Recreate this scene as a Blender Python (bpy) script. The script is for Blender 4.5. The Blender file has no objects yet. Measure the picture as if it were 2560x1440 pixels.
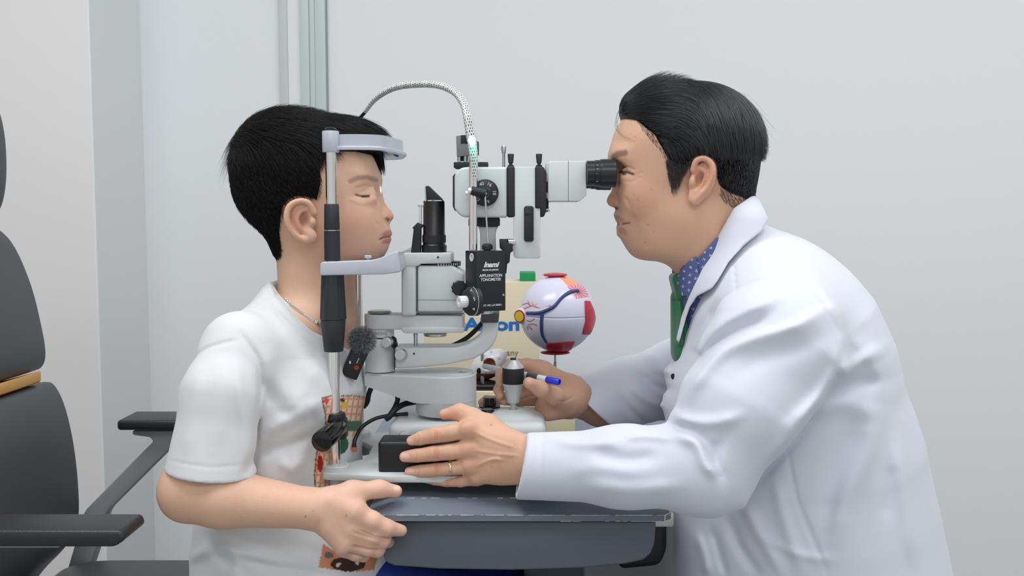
import bpy, bmesh, math, random
import numpy as np
from mathutils import Vector, Matrix
random.seed(7); RNG = np.random.default_rng(11)
SC = bpy.context.scene; COL = SC.collection
# ---------------------------------------------------------------- camera
F, ZC, PITCH = 2280.0, 1.15, math.radians(4.14)
CP, SP = math.cos(PITCH), math.sin(PITCH)
cam_d = bpy.data.cameras.new('camera'); cam = bpy.data.objects.new('camera', cam_d); COL.objects.link(cam)
cam.location = (0, 0, ZC); cam.rotation_euler = (math.pi/2-PITCH, 0, 0)
cam_d.sensor_width = 36; cam_d.lens = F/2560*36; cam_d.clip_start = .05
SC.camera = cam
# ---------------------------------------------------------------- light
SC.view_settings.view_transform = 'Standard'; SC.view_settings.look = 'None'
SC.view_settings.gamma = 1; SC.view_settings.exposure = 0.0; SC.view_settings.use_curve_mapping = False
w = bpy.data.worlds.new('world'); SC.world = w; w.use_nodes = True
w.node_tree.nodes['Background'].inputs[0].default_value = (.93, .97, 1.0, 1)
w.node_tree.nodes['Background'].inputs[1].default_value = .70
def area(name, loc, size, power, col, rot=(0, 0, 0)):
    l = bpy.data.lights.new(name, 'AREA'); l.shape = 'RECTANGLE'; l.size, l.size_y = size; l.energy = power; l.color = col
    o = bpy.data.objects.new(name, l); COL.objects.link(o); o.location = loc; o.rotation_euler = rot; return o
area('ceiling_lamp', (-.75, .75, 2.72), (1.3, .7), 25, (.95, .98, 1))
area('ceiling_lamp', (1.0, .9, 2.72), (1.3, .7), 19, (.95, .98, 1))
area('ceiling_lamp', (.2, -1.2, 2.72), (1.6, .9), 24, (.97, .99, 1))
area('ceiling_lamp', (2.2, 1.5, 2.72), (.7, .9), 6, (1, .98, .93))
# ---------------------------------------------------------------- pixel <-> place
def Q(px, py, Y):
    x = (px-1280)/F; y = (720-py)/F
    dy = y*SP+CP; t = Y/dy
    return np.array([x*t, Y, ZC+t*(y*CP-SP)])
def V(px, py, Y): return Vector(Q(px, py, Y))
def proj(X, Y, Z):
    yc = Y*SP+(Z-ZC)*CP; zc = np.maximum(Y*CP-(Z-ZC)*SP, 1e-3)
    return 1280+F*X/zc, 720-F*yc/zc
def sz(p, Y): return p*Y/F
# ---------------------------------------------------------------- materials
def lin(c): return tuple(((v/255)/12.92 if v/255 <= .04045 else ((v/255+.055)/1.055)**2.4) for v in c)
MATS = {}
def mat(name, rgb=None, rough=.5, metal=0, spec=.5, bump=0, bscale=200, attr=False, sss=0, coat=0, emit=None, es=0, var=0, sheen=0, aniso=0):
    if name in MATS: return MATS[name]
    m = bpy.data.materials.new(name); m.use_nodes = True; nt = m.node_tree; b = nt.nodes['Principled BSDF']; MATS[name] = m
    L = nt.links.new
    if rgb is not None: b.inputs['Base Color'].default_value = (*lin(rgb), 1)
    b.inputs['Roughness'].default_value = rough; b.inputs['Metallic'].default_value = metal
    b.inputs['Specular IOR Level'].default_value = spec; b.inputs['Coat Weight'].default_value = coat
    b.inputs['Sheen Weight'].default_value = sheen
    b.inputs['Anisotropic'].default_value = aniso
    if sss:
        b.inputs['Subsurface Weight'].default_value = sss; b.inputs['Subsurface Radius'].default_value = (1, .35, .2); b.inputs['Subsurface Scale'].default_value = .006
    if emit: b.inputs['Emission Color'].default_value = (*lin(emit), 1); b.inputs['Emission Strength'].default_value = es
    tc = nt.nodes.new('ShaderNodeTexCoord')
    src = None
    if attr:
        a = nt.nodes.new('ShaderNodeAttribute'); a.attribute_name = 'Col'; src = a.outputs['Color']; L(src, b.inputs['Base Color'])
    if var:
        n = nt.nodes.new('ShaderNodeTexNoise'); n.inputs['Scale'].default_value = bscale*.25; n.inputs['Detail'].default_value = 4
        L(tc.outputs['Object'], n.inputs['Vector'])
        mx = nt.nodes.new('ShaderNodeMix'); mx.data_type = 'RGBA'; mx.blend_type = 'MULTIPLY'; mx.inputs[0].default_value = 1
        if src: L(src, mx.inputs[6])
        else: mx.inputs[6].default_value = (*lin(rgb), 1)
        r = nt.nodes.new('ShaderNodeMapRange'); r.inputs[3].default_value = 1-var; r.inputs[4].default_value = 1+var
        L(n.outputs[0], r.inputs[0]); c = nt.nodes.new('ShaderNodeCombineColor')
        for i in range(3): L(r.outputs[0], c.inputs[i])
        L(c.outputs[0], mx.inputs[7]); L(mx.outputs[2], b.inputs['Base Color'])
    if bump:
        n = nt.nodes.new('ShaderNodeTexNoise'); n.inputs['Scale'].default_value = bscale; n.inputs['Detail'].default_value = 3
        L(tc.outputs['Object'], n.inputs['Vector'])
        bp = nt.nodes.new('ShaderNodeBump'); bp.inputs['Strength'].default_value = bump; bp.inputs['Distance'].default_value = .002
        L(n.outputs[0], bp.inputs['Height']); L(bp.outputs[0], b.inputs['Normal'])
    return m
ENAMEL = mat('enamel', (208, 213, 214), .38, var=.01, bscale=60)
ENAMEL_D = mat('enamel_darker_grey', (190, 200, 200), .42)  # slightly darker enamel, used on the back plate
GREYP = mat('silver_grey_paint', (186, 190, 200), .3)
BLACK = mat('black_plastic', (26, 27, 30), .35)
BLACKG = mat('black_gloss', (14, 14, 16), .12)
BLACKM = mat('black_matte', (30, 33, 38), .55, bump=.05, bscale=900)
GRIP = mat('black_rubber', (34, 38, 44), .5)
CHROME = mat('chrome', (225, 222, 218), .16, metal=1)
STEEL = mat('brushed_steel', (200, 200, 198), .35, metal=1)
WHITEP = mat('white_plastic', (225, 225, 226), .4)
GREYM = mat('grey_plastic', (120, 124, 126), .45)
PRINT = mat('white_print', (228, 228, 228), .5)
# ---------------------------------------------------------------- objects
def tag(o, label=None, cat=None, group=None, kind=None):
    if label: o['label'] = label
    if cat: o['category'] = cat
    if group: o['group'] = group
    if kind: o['kind'] = kind
    return o
def thing(name, label, cat, loc=(0, 0, 0), group=None):
    o = bpy.data.objects.new(name, None); COL.objects.link(o); o.location = loc; o.empty_display_size = .05
    return tag(o, label, cat, group)
def root_of(o):
    while o.parent: o = o.parent
    return o
def finish(name, me, m, parent, sharp=40):
    off = Vector((0, 0, 0))
    if parent is not None: off = Vector(root_of(parent).location)
    me.transform(Matrix.Translation(-off))
    if not isinstance(m, (list, tuple)): m = [m]
    for q in m: me.materials.append(q)
    me.polygons.foreach_set('use_smooth', [True]*len(me.polygons))
    if sharp: me.set_sharp_from_angle(angle=math.radians(sharp))
    o = bpy.data.objects.new(name, me); COL.objects.link(o); o.parent = parent
    return o
def B(): return bmesh.new()
def obj(name, bm, m, parent=None, sharp=40):
    bmesh.ops.recalc_face_normals(bm, faces=bm.faces)
    me = bpy.data.meshes.new(name); bm.to_mesh(me); bm.free()
    return finish(name, me, m, parent, sharp)
def join_bm(dst, src, mi=0):
    me = bpy.data.meshes.new('t'); src.to_mesh(me); n = len(dst.faces); dst.from_mesh(me); bpy.data.meshes.remove(me); src.free()
    if mi:
        dst.faces.ensure_lookup_table()
        for f in dst.faces[n:]: f.material_index = mi
def box(bm, c, s, rot=None, bev=0, seg=2, mi=0):
    t = bmesh.new(); bmesh.ops.create_cube(t, size=1)
    bmesh.ops.scale(t, vec=s, verts=t.verts)
    if bev: bmesh.ops.bevel(t, geom=t.edges[:], offset=bev, segments=seg, affect='EDGES', profile=.5)
    M = Matrix.Translation(c) @ (rot.to_4x4() if rot is not None else Matrix())
    bmesh.ops.transform(t, matrix=M, verts=t.verts); join_bm(bm, t, mi)
def prism(bm, pts, y0, y1, bev=0, seg=2, yref=None, mi=0, vert=False):
    """outline in pixels at depth yref, extruded from y0 to y1"""
    yref = y0 if yref is None else yref
    t = bmesh.new(); P = [Q(a, b, yref) for a, b in pts]
    v0 = [t.verts.new((p[0], y0, p[2])) for p in P]; v1 = [t.verts.new((p[0], y1, p[2])) for p in P]
    t.faces.new(v0); t.faces.new(v1[::-1]); n = len(P)
    for i in range(n): t.faces.new((v0[i], v1[i], v1[(i+1) % n], v0[(i+1) % n]))
    bmesh.ops.recalc_face_normals(t, faces=t.faces)
    if bev: bmesh.ops.bevel(t, geom=[e for e in t.edges], offset=bev, segments=seg, affect='EDGES', profile=.5, clamp_overlap=True)
    join_bm(bm, t, mi)
def slab(bm, pts, z0, z1, bev=0, seg=2, mi=0):
    """outline in world X,Y extruded z0..z1"""
    t = bmesh.new(); n = len(pts)
    v0 = [t.verts.new((p[0], p[1], z0)) for p in pts]; v1 = [t.verts.new((p[0], p[1], z1)) for p in pts]
    t.faces.new(v0[::-1]); t.faces.new(v1)
    for i in range(n): t.faces.new((v0[i], v0[(i+1) % n], v1[(i+1) % n], v1[i]))
    bmesh.ops.recalc_face_normals(t, faces=t.faces)
    if bev: bmesh.ops.bevel(t, geom=t.edges[:], offset=bev, segments=seg, affect='EDGES', profile=.5, clamp_overlap=True)
    join_bm(bm, t, mi)
def lathe(bm, prof, o, axis=(0, 0, 1), seg=40, mi=0, flute=0, fn=12):
    """prof: list of (distance along axis, radius)"""
    t = bmesh.new(); ax = Vector(axis).normalized()
    R = Vector((0, 0, 1)).rotation_difference(ax).to_matrix(); o = Vector(o); rings = []
    for h, r in prof:
        if r < 1e-6: rings.append([t.verts.new(o+ax*h)]); continue
        rings.append([t.verts.new(o+R @ Vector(((r+flute*(r)*(math.cos(fn*a)))*math.cos(a), (r+flute*r*math.cos(fn*a))*math.sin(a), h))) for a in (2*math.pi*i/seg for i in range(seg))])
    for a, b in zip(rings, rings[1:]):
        for i in range(seg):
            j = (i+1) % seg
            if len(a) == 1 and len(b) == 1: continue
            if len(a) == 1: t.faces.new((a[0], b[j], b[i]))
            elif len(b) == 1: t.faces.new((a[i], a[j], b[0]))
            else: t.faces.new((a[i], a[j], b[j], b[i]))
    if len(rings[0]) > 1: t.faces.new(rings[0][::-1])
    if len(rings[-1]) > 1: t.faces.new(rings[-1])
    bmesh.ops.recalc_face_normals(t, faces=t.faces); join_bm(bm, t, mi)
def cyl(bm, a, b, r, r2=None, seg=32, ch=.0007, mi=0):
    a, b = Vector(a), Vector(b); d = b-a; L = d.length; r2 = r if r2 is None else r2; ch = min(ch, L*.3, r*.3)
    lathe(bm, [(0, r-ch), (ch, r), (L-ch, r2), (L, r2-ch)], a, d, seg, mi)
def smooth_path(pts, n=8):
    P = [Vector(p) for p in pts]; P = [P[0]*2-P[1]]+P+[P[-1]*2-P[-2]]; out = []
    for i in range(1, len(P)-2):
        for k in range(n):
            t = k/n; a, b, c, d = P[i-1:i+3]
            out.append(.5*((2*b)+(c-a)*t+(2*a-5*b+4*c-d)*t*t+(3*b-a-3*c+d)*t**3))
    out.append(P[-2]); return out
def tube(bm, path, r, seg=12, mi=0, smooth=8, cap=True):
    P = smooth_path(path, smooth) if smooth else [Vector(p) for p in path]
    n = len(P); rs = r if isinstance(r, (list, tuple)) else [r]*2
    t = bmesh.new(); prev = None; rings = []
    for i, p in enumerate(P):
        T = (P[min(i+1, n-1)]-P[max(i-1, 0)]).normalized()
        if prev is None: N = T.orthogonal().normalized()
        else: N = (prev-T*prev.dot(T)).normalized()
        prev = N; Bn = T.cross(N); u = i/(n-1)*(len(rs)-1); k = min(int(u), len(rs)-2); rr = rs[k]+(rs[k+1]-rs[k])*(u-k)
        rings.append([t.verts.new(p+rr*(math.cos(a)*N+math.sin(a)*Bn)) for a in (2*math.pi*j/seg for j in range(seg))])
    for a, b in zip(rings, rings[1:]):
        for i in range(seg): t.faces.new((a[i], a[(i+1) % seg], b[(i+1) % seg], b[i]))
    if cap: t.faces.new(rings[0][::-1]); t.faces.new(rings[-1])
    join_bm(bm, t, mi)
def text(s, o, xdir, ydir, h, m, parent, name='lettering', depth=.0003, align='CENTER', shear=0, sx=1, bold=0):
    c = bpy.data.curves.new('t', 'FONT'); c.body = s; c.align_x = align; c.align_y = 'CENTER'; c.extrude = depth; c.shear = shear; c.size = h*1.38; c.offset = bold*h
    t = bpy.data.objects.new('t', c); COL.objects.link(t); bpy.context.view_layer.update()
    me = bpy.data.meshes.new_from_object(t.evaluated_get(bpy.context.evaluated_depsgraph_get()))
    bpy.data.objects.remove(t)
    X = Vector(xdir).normalized(); Y = Vector(ydir); Y = (Y-X*Y.dot(X)).normalized(); Z = X.cross(Y)
    M = Matrix(((X[0]*sx, Y[0], Z[0], o[0]), (X[1]*sx, Y[1], Z[1], o[1]), (X[2]*sx, Y[2], Z[2], o[2]), (0, 0, 0, 1)))
    me.transform(M); return finish(name, me, m, parent, 30)
# ================================================================ signed-distance sculpting kit
f4 = np.float32
def smin(a, b, k):
    if k <= 0: return np.minimum(a, b)
    h = np.maximum(k-np.abs(a-b), 0)/k
    return np.minimum(a, b)-h*h*k*.25
def sstep(a, b, x):
    t = np.clip((x-a)/(b-a), 0, 1); return t*t*(3-2*t)
def _rot(n, u=None):
    """rows: frame whose third axis is n"""
    n = np.array(n, float); n /= np.linalg.norm(n)
    u = np.array((0, 0, 1.) if u is None else u, float)
    if abs(u@n) > .95*np.linalg.norm(u): u = np.array((1., 0, 0))
    u = u-(u@n)*n; u /= np.linalg.norm(u); return np.array([np.cross(u, n), u, n])
def ell(c, r, R=None):
    c = np.array(c, float); r = np.array(r, float)*np.ones(3)
    def f(P):
        X, Y, Z = P[0]-c[0], P[1]-c[1], P[2]-c[2]
        if R is not None: X, Y, Z = (R[i][0]*X+R[i][1]*Y+R[i][2]*Z for i in range(3))
        a, b, d = X/r[0], Y/r[1], Z/r[2]; k0 = np.sqrt(a*a+b*b+d*d); k1 = np.sqrt((a/r[0])**2+(b/r[1])**2+(d/r[2])**2)
        return k0*(k0-1)/np.maximum(k1, 1e-6)
    m = r if R is None else np.ones(3)*r.max()
    return f, c-m, c+m
def cone(a, b, ra, rb):
    a = np.array(a, float); b = np.array(b, float); d = b-a; L2 = max(d@d, 1e-12)
    def f(P):
        X, Y, Z = P[0]-a[0], P[1]-a[1], P[2]-a[2]
        h = np.clip((X*d[0]+Y*d[1]+Z*d[2])/L2, 0, 1)
        return np.sqrt((X-h*d[0])**2+(Y-h*d[1])**2+(Z-h*d[2])**2)-(ra+(rb-ra)*h)
    m = max(ra, rb); return f, np.minimum(a, b)-m, np.maximum(a, b)+m
def cone2(a, b, wa, wb, ta, tb, n):
    """elliptical tapered capsule; t = radius along n, w = radius in the other directions"""
    a = np.array(a, float); b = np.array(b, float); d = b-a; L2 = max(d@d, 1e-12); n = np.array(n, float); n /= np.linalg.norm(n)
    def f(P):
        X, Y, Z = P[0]-a[0], P[1]-a[1], P[2]-a[2]
        h = np.clip((X*d[0]+Y*d[1]+Z*d[2])/L2, 0, 1); X = X-h*d[0]; Y = Y-h*d[1]; Z = Z-h*d[2]
        w = wa+(wb-wa)*h; t = ta+(tb-ta)*h; q = X*n[0]+Y*n[1]+Z*n[2]; p2 = np.maximum(X*X+Y*Y+Z*Z-q*q, 0)
        k0 = np.sqrt(p2/(w*w)+q*q/(t*t)); k1 = np.sqrt(p2/w**4+q*q/t**4)
        return np.where(k0 < .05, -np.minimum(w, t), k0*(k0-1)/np.maximum(k1, 1e-6))
    m = max(wa, wb, ta, tb); return f, np.minimum(a, b)-m, np.maximum(a, b)+m
def chain(pts, rs, n=5):
    """smooth tapered tube through points"""
    P = np.array(smooth_path(pts, n)); u = np.linspace(0, len(rs)-1, len(P)); R = np.interp(u, range(len(rs)), rs)
    segs = [cone(P[i], P[i+1], R[i], R[i+1]) for i in range(len(P)-1)]
    def f(Pt):
        d = segs[0][0](Pt)
        for s in segs[1:]: d = np.minimum(d, s[0](Pt))
        return d
    return f, np.min([s[1] for s in segs], 0), np.max([s[2] for s in segs], 0)
def rbox(c, s, r, R=None):
    c = np.array(c, float); s = np.array(s, float)
    def f(P):
        X, Y, Z = P[0]-c[0], P[1]-c[1], P[2]-c[2]
        if R is not None: X, Y, Z = (R[i][0]*X+R[i][1]*Y+R[i][2]*Z for i in range(3))
        q = [np.abs(v)-s[i]+r for i, v in enumerate((X, Y, Z))]
        return np.sqrt(sum(np.maximum(v, 0)**2 for v in q))+np.minimum(np.maximum(np.maximum(q[0], q[1]), q[2]), 0)-r
    m = s if R is None else np.ones(3)*np.linalg.norm(s)
    return f, c-m, c+m
class Field:
    def __init__(s): s.ops = []; s.ymid = None
    def _p(s, prim): s.ops
    def add(s, p, k=.01): s.ops.append(('u', *p, k)); return s
    def sub(s, p, k=.004): s.ops.append(('s', *p, k)); return s
    def cut(s, p, k=.004): s.ops.append(('i', *p, k)); return s           # keep only inside p
    def disp(s, f, lo=None, hi=None): s.ops.append(('d', f, np.full(3, -9.) if lo is None else np.array(lo), np.full(3, 9.) if hi is None else np.array(hi), 0)); return s
    def both(s, f): s.mirror = f
    def ev(s, P, ops=None):
        d = np.full(P[0].shape, 1., f4); c = {}
        for m, f, lo, hi, k in (s.ops if ops is None else ops):
            if m == 'd': d = d+f(P, c); continue
            v = f(P).astype(f4)
            if m == 'u': d = smin(d, v, k)
            elif m == 's': d = -smin(-d, v, k)
            else: d = -smin(-d, -v, k)
        return d
    def inside(s, pts): return s.ev([pts[:, 0], pts[:, 1], pts[:, 2]])
    def bounds(s):
        lo = np.min([o[2] for o in s.ops if o[0] == 'u'], 0); hi = np.max([o[3] for o in s.ops if o[0] == 'u'], 0); return lo, hi
    def mesh(s, h, Bn=16, lo=None, hi=None):
        l0, h0 = s.bounds(); lo = l0 if lo is None else np.maximum(l0, lo); hi = h0 if hi is None else np.minimum(h0, hi)
        i0 = np.floor(lo/h).astype(int)-3; i1 = np.ceil(hi/h).astype(int)+3; nb = -((i0-i1)//Bn)
        gi = np.stack(np.meshgrid(*[np.arange(n) for n in nb], indexing='ij'), -1).reshape(-1, 3)*Bn+i0
        cen = (gi+Bn/2)*h; d = s.ev([cen[:, i] for i in range(3)]); R = Bn*h*.87
        gi = gi[np.abs(d) < R*1.6+.006]
        N = np.array([4096*4]*3, dtype=np.int64); OFF = 2048*2
        def key(a): a = a.astype(np.int64)+OFF; return (a[..., 0]*16384+a[..., 1])*16384+a[..., 2]
        VP, VK, QK = [], [], []; mg = 1.25*max(o[4] for o in s.ops)+2*h+.006
        r = np.arange(Bn+1)
        for g in gi:
            blo = g*h; bhi = (g+Bn)*h
            ops = [o for o in s.ops if np.all(o[2]-mg < bhi) and np.all(o[3]+mg > blo)]
            if not any(o[0] == 'u' for o in ops): continue
            X, Y, Z = np.meshgrid((g[0]+r)*h, (g[1]+r)*h, (g[2]+r)*h, indexing='ij')
            D = s.ev([X.astype(f4), Y.astype(f4), Z.astype(f4)], ops)
            if D.min() > 0 or D.max() < 0: continue
            S = D < 0
            c = S[:-1, :-1, :-1].astype(np.int8)
            cnt = sum(S[a:Bn+a, b:Bn+b, e:Bn+e].astype(np.int8) for a in (0, 1) for b in (0, 1) for e in (0, 1))
            act = np.argwhere((cnt > 0) & (cnt < 8))
            if len(act):
                acc = np.zeros((len(act), 3)); n = np.zeros(len(act))
                cr = [(a, b, e) for a in (0, 1) for b in (0, 1) for e in (0, 1)]
                vals = {q: D[act[:, 0]+q[0], act[:, 1]+q[1], act[:, 2]+q[2]] for q in cr}
                for q in cr:
                    for ax in range(3):
                        if q[ax]: continue
                        q2 = list(q); q2[ax] = 1; q2 = tuple(q2); a, b = vals[q], vals[q2]
                        m = (a < 0) != (b < 0); t = np.where(m, a/np.where(m, a-b, 1), 0)
                        p = np.array(q, float)[None]+np.eye(3)[ax][None]*t[:, None]
                        acc += p*m[:, None]; n += m
                VP.append(((acc/n[:, None])+act+g)*h); VK.append(key(act+g))
            for ax in range(3):
                sl0 = [slice(0, Bn)]*3; sl1 = [slice(0, Bn)]*3; sl1[ax] = slice(1, Bn+1)
                a, b = S[tuple(sl0)], S[tuple(sl1)]; e = np.argwhere(a != b)
                if not len(e): continue
                out = a[e[:, 0], e[:, 1], e[:, 2]]
                u, v = np.eye(3, dtype=int)[(ax+1) % 3], np.eye(3, dtype=int)[(ax+2) % 3]; e = e+g
                q = np.stack([key(e-u-v), key(e-v), key(e), key(e-u)], 1); q[~out] = q[~out][:, ::-1]; QK.append(q)
        VP = np.concatenate(VP); VK = np.concatenate(VK); QK = np.concatenate(QK)
        o = np.argsort(VK); VK = VK[o]; VP = VP[o]; idx = np.searchsorted(VK, QK); idx = np.minimum(idx, len(VK)-1)
        ok = np.all(VK[idx] == QK, 1); idx = idx[ok]
        used = np.zeros(len(VP), bool); used[idx] = True; mp = np.cumsum(used)-1
        return VP[used], mp[idx]
def relax(V_, Fq, it=1, lam=.5):
    for _ in range(it):
        acc = np.zeros_like(V_); n = np.zeros(len(V_))
        for a in range(4):
            i, j = Fq[:, a], Fq[:, (a+1) % 4]
            for c in range(3): acc[:, c] += np.bincount(i, V_[j, c], len(V_))+np.bincount(j, V_[i, c], len(V_))
            n += np.bincount(i, minlength=len(V_))+np.bincount(j, minlength=len(V_))
        V_ = V_+lam*(acc/np.maximum(n, 1)[:, None]-V_)
    return V_
def drop_bits(V_, Fq, minf=400):
    lab = np.arange(len(V_))
    while True:
        m = lab[Fq].min(1); new = lab.copy()
        for a in range(4): np.minimum.at(new, Fq[:, a], m)
        new = new[new]
        if np.array_equal(new, lab): break
        lab = new
    c = np.bincount(lab[Fq[:, 0]], minlength=len(V_)); keep = c[lab[Fq[:, 0]]] >= minf
    Fq = Fq[keep]; used = np.zeros(len(V_), bool); used[Fq] = True; mp = np.cumsum(used)-1
    return V_[used], mp[Fq]
def raw_mesh(name, V_, Fs, k):
    me = bpy.data.meshes.new(name); me.vertices.add(len(V_)); me.vertices.foreach_set('co', np.asarray(V_, f4).ravel())
    n = len(Fs); me.loops.add(n*k); me.loops.foreach_set('vertex_index', np.asarray(Fs, np.int32).ravel())
    me.polygons.add(n); me.polygons.foreach_set('loop_start', np.arange(0, n*k, k, dtype=np.int32))
    me.update(calc_edges=True); return me
def setcol(me, C):
    a = me.color_attributes.new('Col', 'FLOAT_COLOR', 'POINT'); C = np.c_[C, np.ones(len(C))]; a.data.foreach_set('color', C.astype(f4).ravel())
def sculpt(name, fld, h, m, parent, color=None, smooth=1, lo=None, hi=None, bits=300):
    v, q = fld.mesh(h, lo=lo, hi=hi); v, q = drop_bits(v, q, bits)
    if smooth: v = relax(v, q, smooth)
    me = raw_mesh(name, v, q, 4)
    if color is not None: setcol(me, color(v))
    o = finish(name, me, m, parent, 0); return o, v, q
def vnormals(V_, Fq):
    n = np.cross(V_[Fq[:, 2]]-V_[Fq[:, 0]], V_[Fq[:, 3]]-V_[Fq[:, 1]]); N = np.zeros_like(V_)
    for a in range(4):
        for c in range(3): N[:, c] += np.bincount(Fq[:, a], n[:, c], len(V_))
    return N/np.maximum(np.linalg.norm(N, axis=1), 1e-12)[:, None]
def nrm(a): return a/np.maximum(np.linalg.norm(a, axis=-1, keepdims=True), 1e-9)
def strand_mesh(P, r, taper=.25):
    """P: (N,S,3) paths, r: (N,) radii -> 3-sided tubes"""
    N, S, _ = P.shape; T = np.gradient(P, axis=1); T = nrm(T); ref = nrm(np.cross(T, np.array((.3, -.8, .52)))); b = np.cross(T, ref)
    rr = r[:, None]*np.linspace(1, taper, S)[None]; vs = []
    for k in range(3):
        a = 2*math.pi*k/3; vs.append(P+rr[..., None]*(math.cos(a)*ref+math.sin(a)*b))
    V_ = np.stack(vs, 2).reshape(-1, 3); base = (np.arange(N)[:, None, None]*S+np.arange(S-1)[None, :, None])*3
    k = np.arange(3)[None, None]; k2 = (k+1) % 3
    Fq = np.stack([base+k, base+k2, base+3+k2, base+3+k], -1).reshape(-1, 4); return V_, Fq
def grow(roots, norms, comb, L, lift, S=7, wob=.2, clump=None, grav=0., field=None, keep=.0005):
    """strands start at roots, run along comb(p), lifted off the surface"""
    n = len(roots); P = np.zeros((n, S, 3)); P[:, 0] = roots; d = nrm(comb(roots)+norms*lift[:, None]+RNG.normal(0, wob, (n, 3)))
    st = L/(S-1)
    for i in range(1, S):
        c = comb(P[:, i-1]); d = nrm(d*.55+nrm(c)*.45+np.array((0, 0, -grav))[None])
        P[:, i] = P[:, i-1]+d*st[:, None]
        if field is not None:
            v = field.inside(P[:, i].astype(f4)); m = v < keep
            P[m, i] += norms[m]*(keep-v[m])[:, None]
    return P
def surf(fd, px, py, y0=.95, y1=1.6):
    """first point of a field's surface seen at a pixel"""
    ys = np.arange(y0, y1, .0005); P = np.array([Q(px, py, y) for y in ys]); i = np.argmax(fd.inside(P) < 0); return P[i]
def folds(lines, side=-1, ymid=1.3, soft=.03):
    """ridges (amp>0) and creases (amp<0) drawn along lines on the side of the body that faces side*Y"""
    segs = []
    for pts, amp, wd, *sk in lines:
        P = [(p.x, p.y) for p in smooth_path([(a, b, 0) for a, b in pts], 4)]; segs.append((np.array(P), amp, wd, sk[0] if sk else 0))
    def f(P, c):
        px, py = proj(P[0], P[1], P[2]); out = np.zeros(P[0].shape, f4); x0, x1, y0, y1 = px.min(), px.max(), py.min(), py.max()
        for pl, amp, wd, sk in segs:
            m = wd*2.6
            if pl[:, 0].min()-m > x1 or pl[:, 0].max()+m < x0 or pl[:, 1].min()-m > y1 or pl[:, 1].max()+m < y0: continue
            best = np.full(P[0].shape, 1e9, f4); n = len(pl)-1; tt = np.zeros(P[0].shape, f4); sg = np.zeros(P[0].shape, bool)
            for i in range(n):
                a = pl[i]; d = pl[i+1]-a; L2 = d@d+1e-9; h = np.clip(((px-a[0])*d[0]+(py-a[1])*d[1])/L2, 0, 1)
                q = (px-a[0]-h*d[0])**2+(py-a[1]-h*d[1])**2; m_ = q < best; best = np.where(m_, q, best); tt = np.where(m_, (i+h)/n, tt)
                if sk: sg = np.where(m_, (d[0]*(py-a[1])-d[1]*(px-a[0]))*sk > 0, sg)
            if sk: best = np.where(sg, best/(sk*sk), best)
            out -= amp*np.exp(-best/(wd*wd))*np.minimum(1, 4*np.minimum(tt, 1-tt)+.25)
        g = sstep(-soft*.3, soft, (P[1]-ymid)*side); return out*g
    return f
# ================================================================ figure helpers
class Fig:
    def __init__(s, Y0): s.Y0 = Y0; s.s = Y0/F
    def m(s, px, py, w=0):
        p = Q(px, py, s.Y0); p[1] -= w*s.s; return p
    def n(s, px, py, w=0): return Q(px, py, s.Y0-w*s.s)
    def r(s, *a): return [v*s.s for v in a] if len(a) > 1 else a[0]*s.s
    def mir(s, p):
        f, lo, hi = p; y0 = s.Y0; lo = lo.copy(); hi = hi.copy(); d = max(y0-lo[1], hi[1]-y0); lo[1] = y0-d; hi[1] = y0+d
        return (lambda P: f([P[0], y0-np.abs(P[1]-y0), P[2]])), lo, hi
def rY(deg):
    a = math.radians(deg); c, s_ = math.cos(a), math.sin(a); return np.array([[c, 0, -s_], [0, 1, 0], [s_, 0, c]])   # +deg: local x axis points up in the picture for +X ... 
def rX(deg, R=None):
    a = math.radians(deg); c, s_ = math.cos(a), math.sin(a); M = np.array([[1, 0, 0], [0, c, -s_], [0, s_, c]]); return M if R is None else M @ R
def half(p, n):
    p = np.array(p, float); n = np.array(n, float); n /= np.linalg.norm(n)
    return (lambda P: (P[0]-p[0])*n[0]+(P[1]-p[1])*n[1]+(P[2]-p[2])*n[2]), np.full(3, -9.), np.full(3, 9.)
def subf(Fd):
    lo, hi = Fd.bounds(); return (lambda P: Fd.ev(P)), lo, hi
def blend(C, mask, col, amt=1.): m = (mask*amt)[:, None]; return C*(1-m)+np.array(lin(col))[None]*m
def g2(px, py, cx, cy, rx, ry, rot=0):
    a = math.radians(rot); x = px-cx; y = py-cy; u = x*math.cos(a)+y*math.sin(a); v = -x*math.sin(a)+y*math.cos(a); return np.exp(-((u/rx)**2+(v/ry)**2))
def dpoly(px, py, pts):
    best = np.full(px.shape, 1e9)
    for a, b in zip(pts, pts[1:]):
        a = np.array(a, float); d = np.array(b, float)-a; h = np.clip(((px-a[0])*d[0]+(py-a[1])*d[1])/(d@d), 0, 1)
        best = np.minimum(best, (px-a[0]-h*d[0])**2+(py-a[1]-h*d[1])**2)
    return np.sqrt(best)
def inpoly(px, py, pts):
    r = np.zeros(px.shape, bool); n = len(pts); j = n-1
    for i in range(n):
        xi, yi = pts[i]; xj, yj = pts[j]
        if yi != yj: r ^= ((yi > py) != (yj > py)) & (px < (xj-xi)*(py-yi)/(yj-yi)+xi)
        j = i
    return r
def ear(fd, fg, X, w, back, pts, lobe, conch, tilt):
    """pts: outer rim in pixels, w: how far from the middle plane (pixels); the rim stands out towards the back"""
    c, rx, ry = X
    rim = [fg.n(a, b, w+e) for a, b, e in pts]
    base = ell(fg.n(c[0], c[1], w-2), fg.r(rx, 11, ry), rX(0) @ rY(tilt))
    fd.add(fg.mir(base), .004)
    fd.add(fg.mir(chain(rim, fg.r(7, 7, 7.5, 8, 7.5, 7), 3)), .003)
    fd.add(fg.mir(ell(fg.n(lobe[0], lobe[1], w), fg.r(15, 9, 17))), .005)
    fd.sub(fg.mir(ell(fg.n(conch[0], conch[1], w+13), fg.r(16, 16, 24), rY(tilt))), .004)
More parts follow.
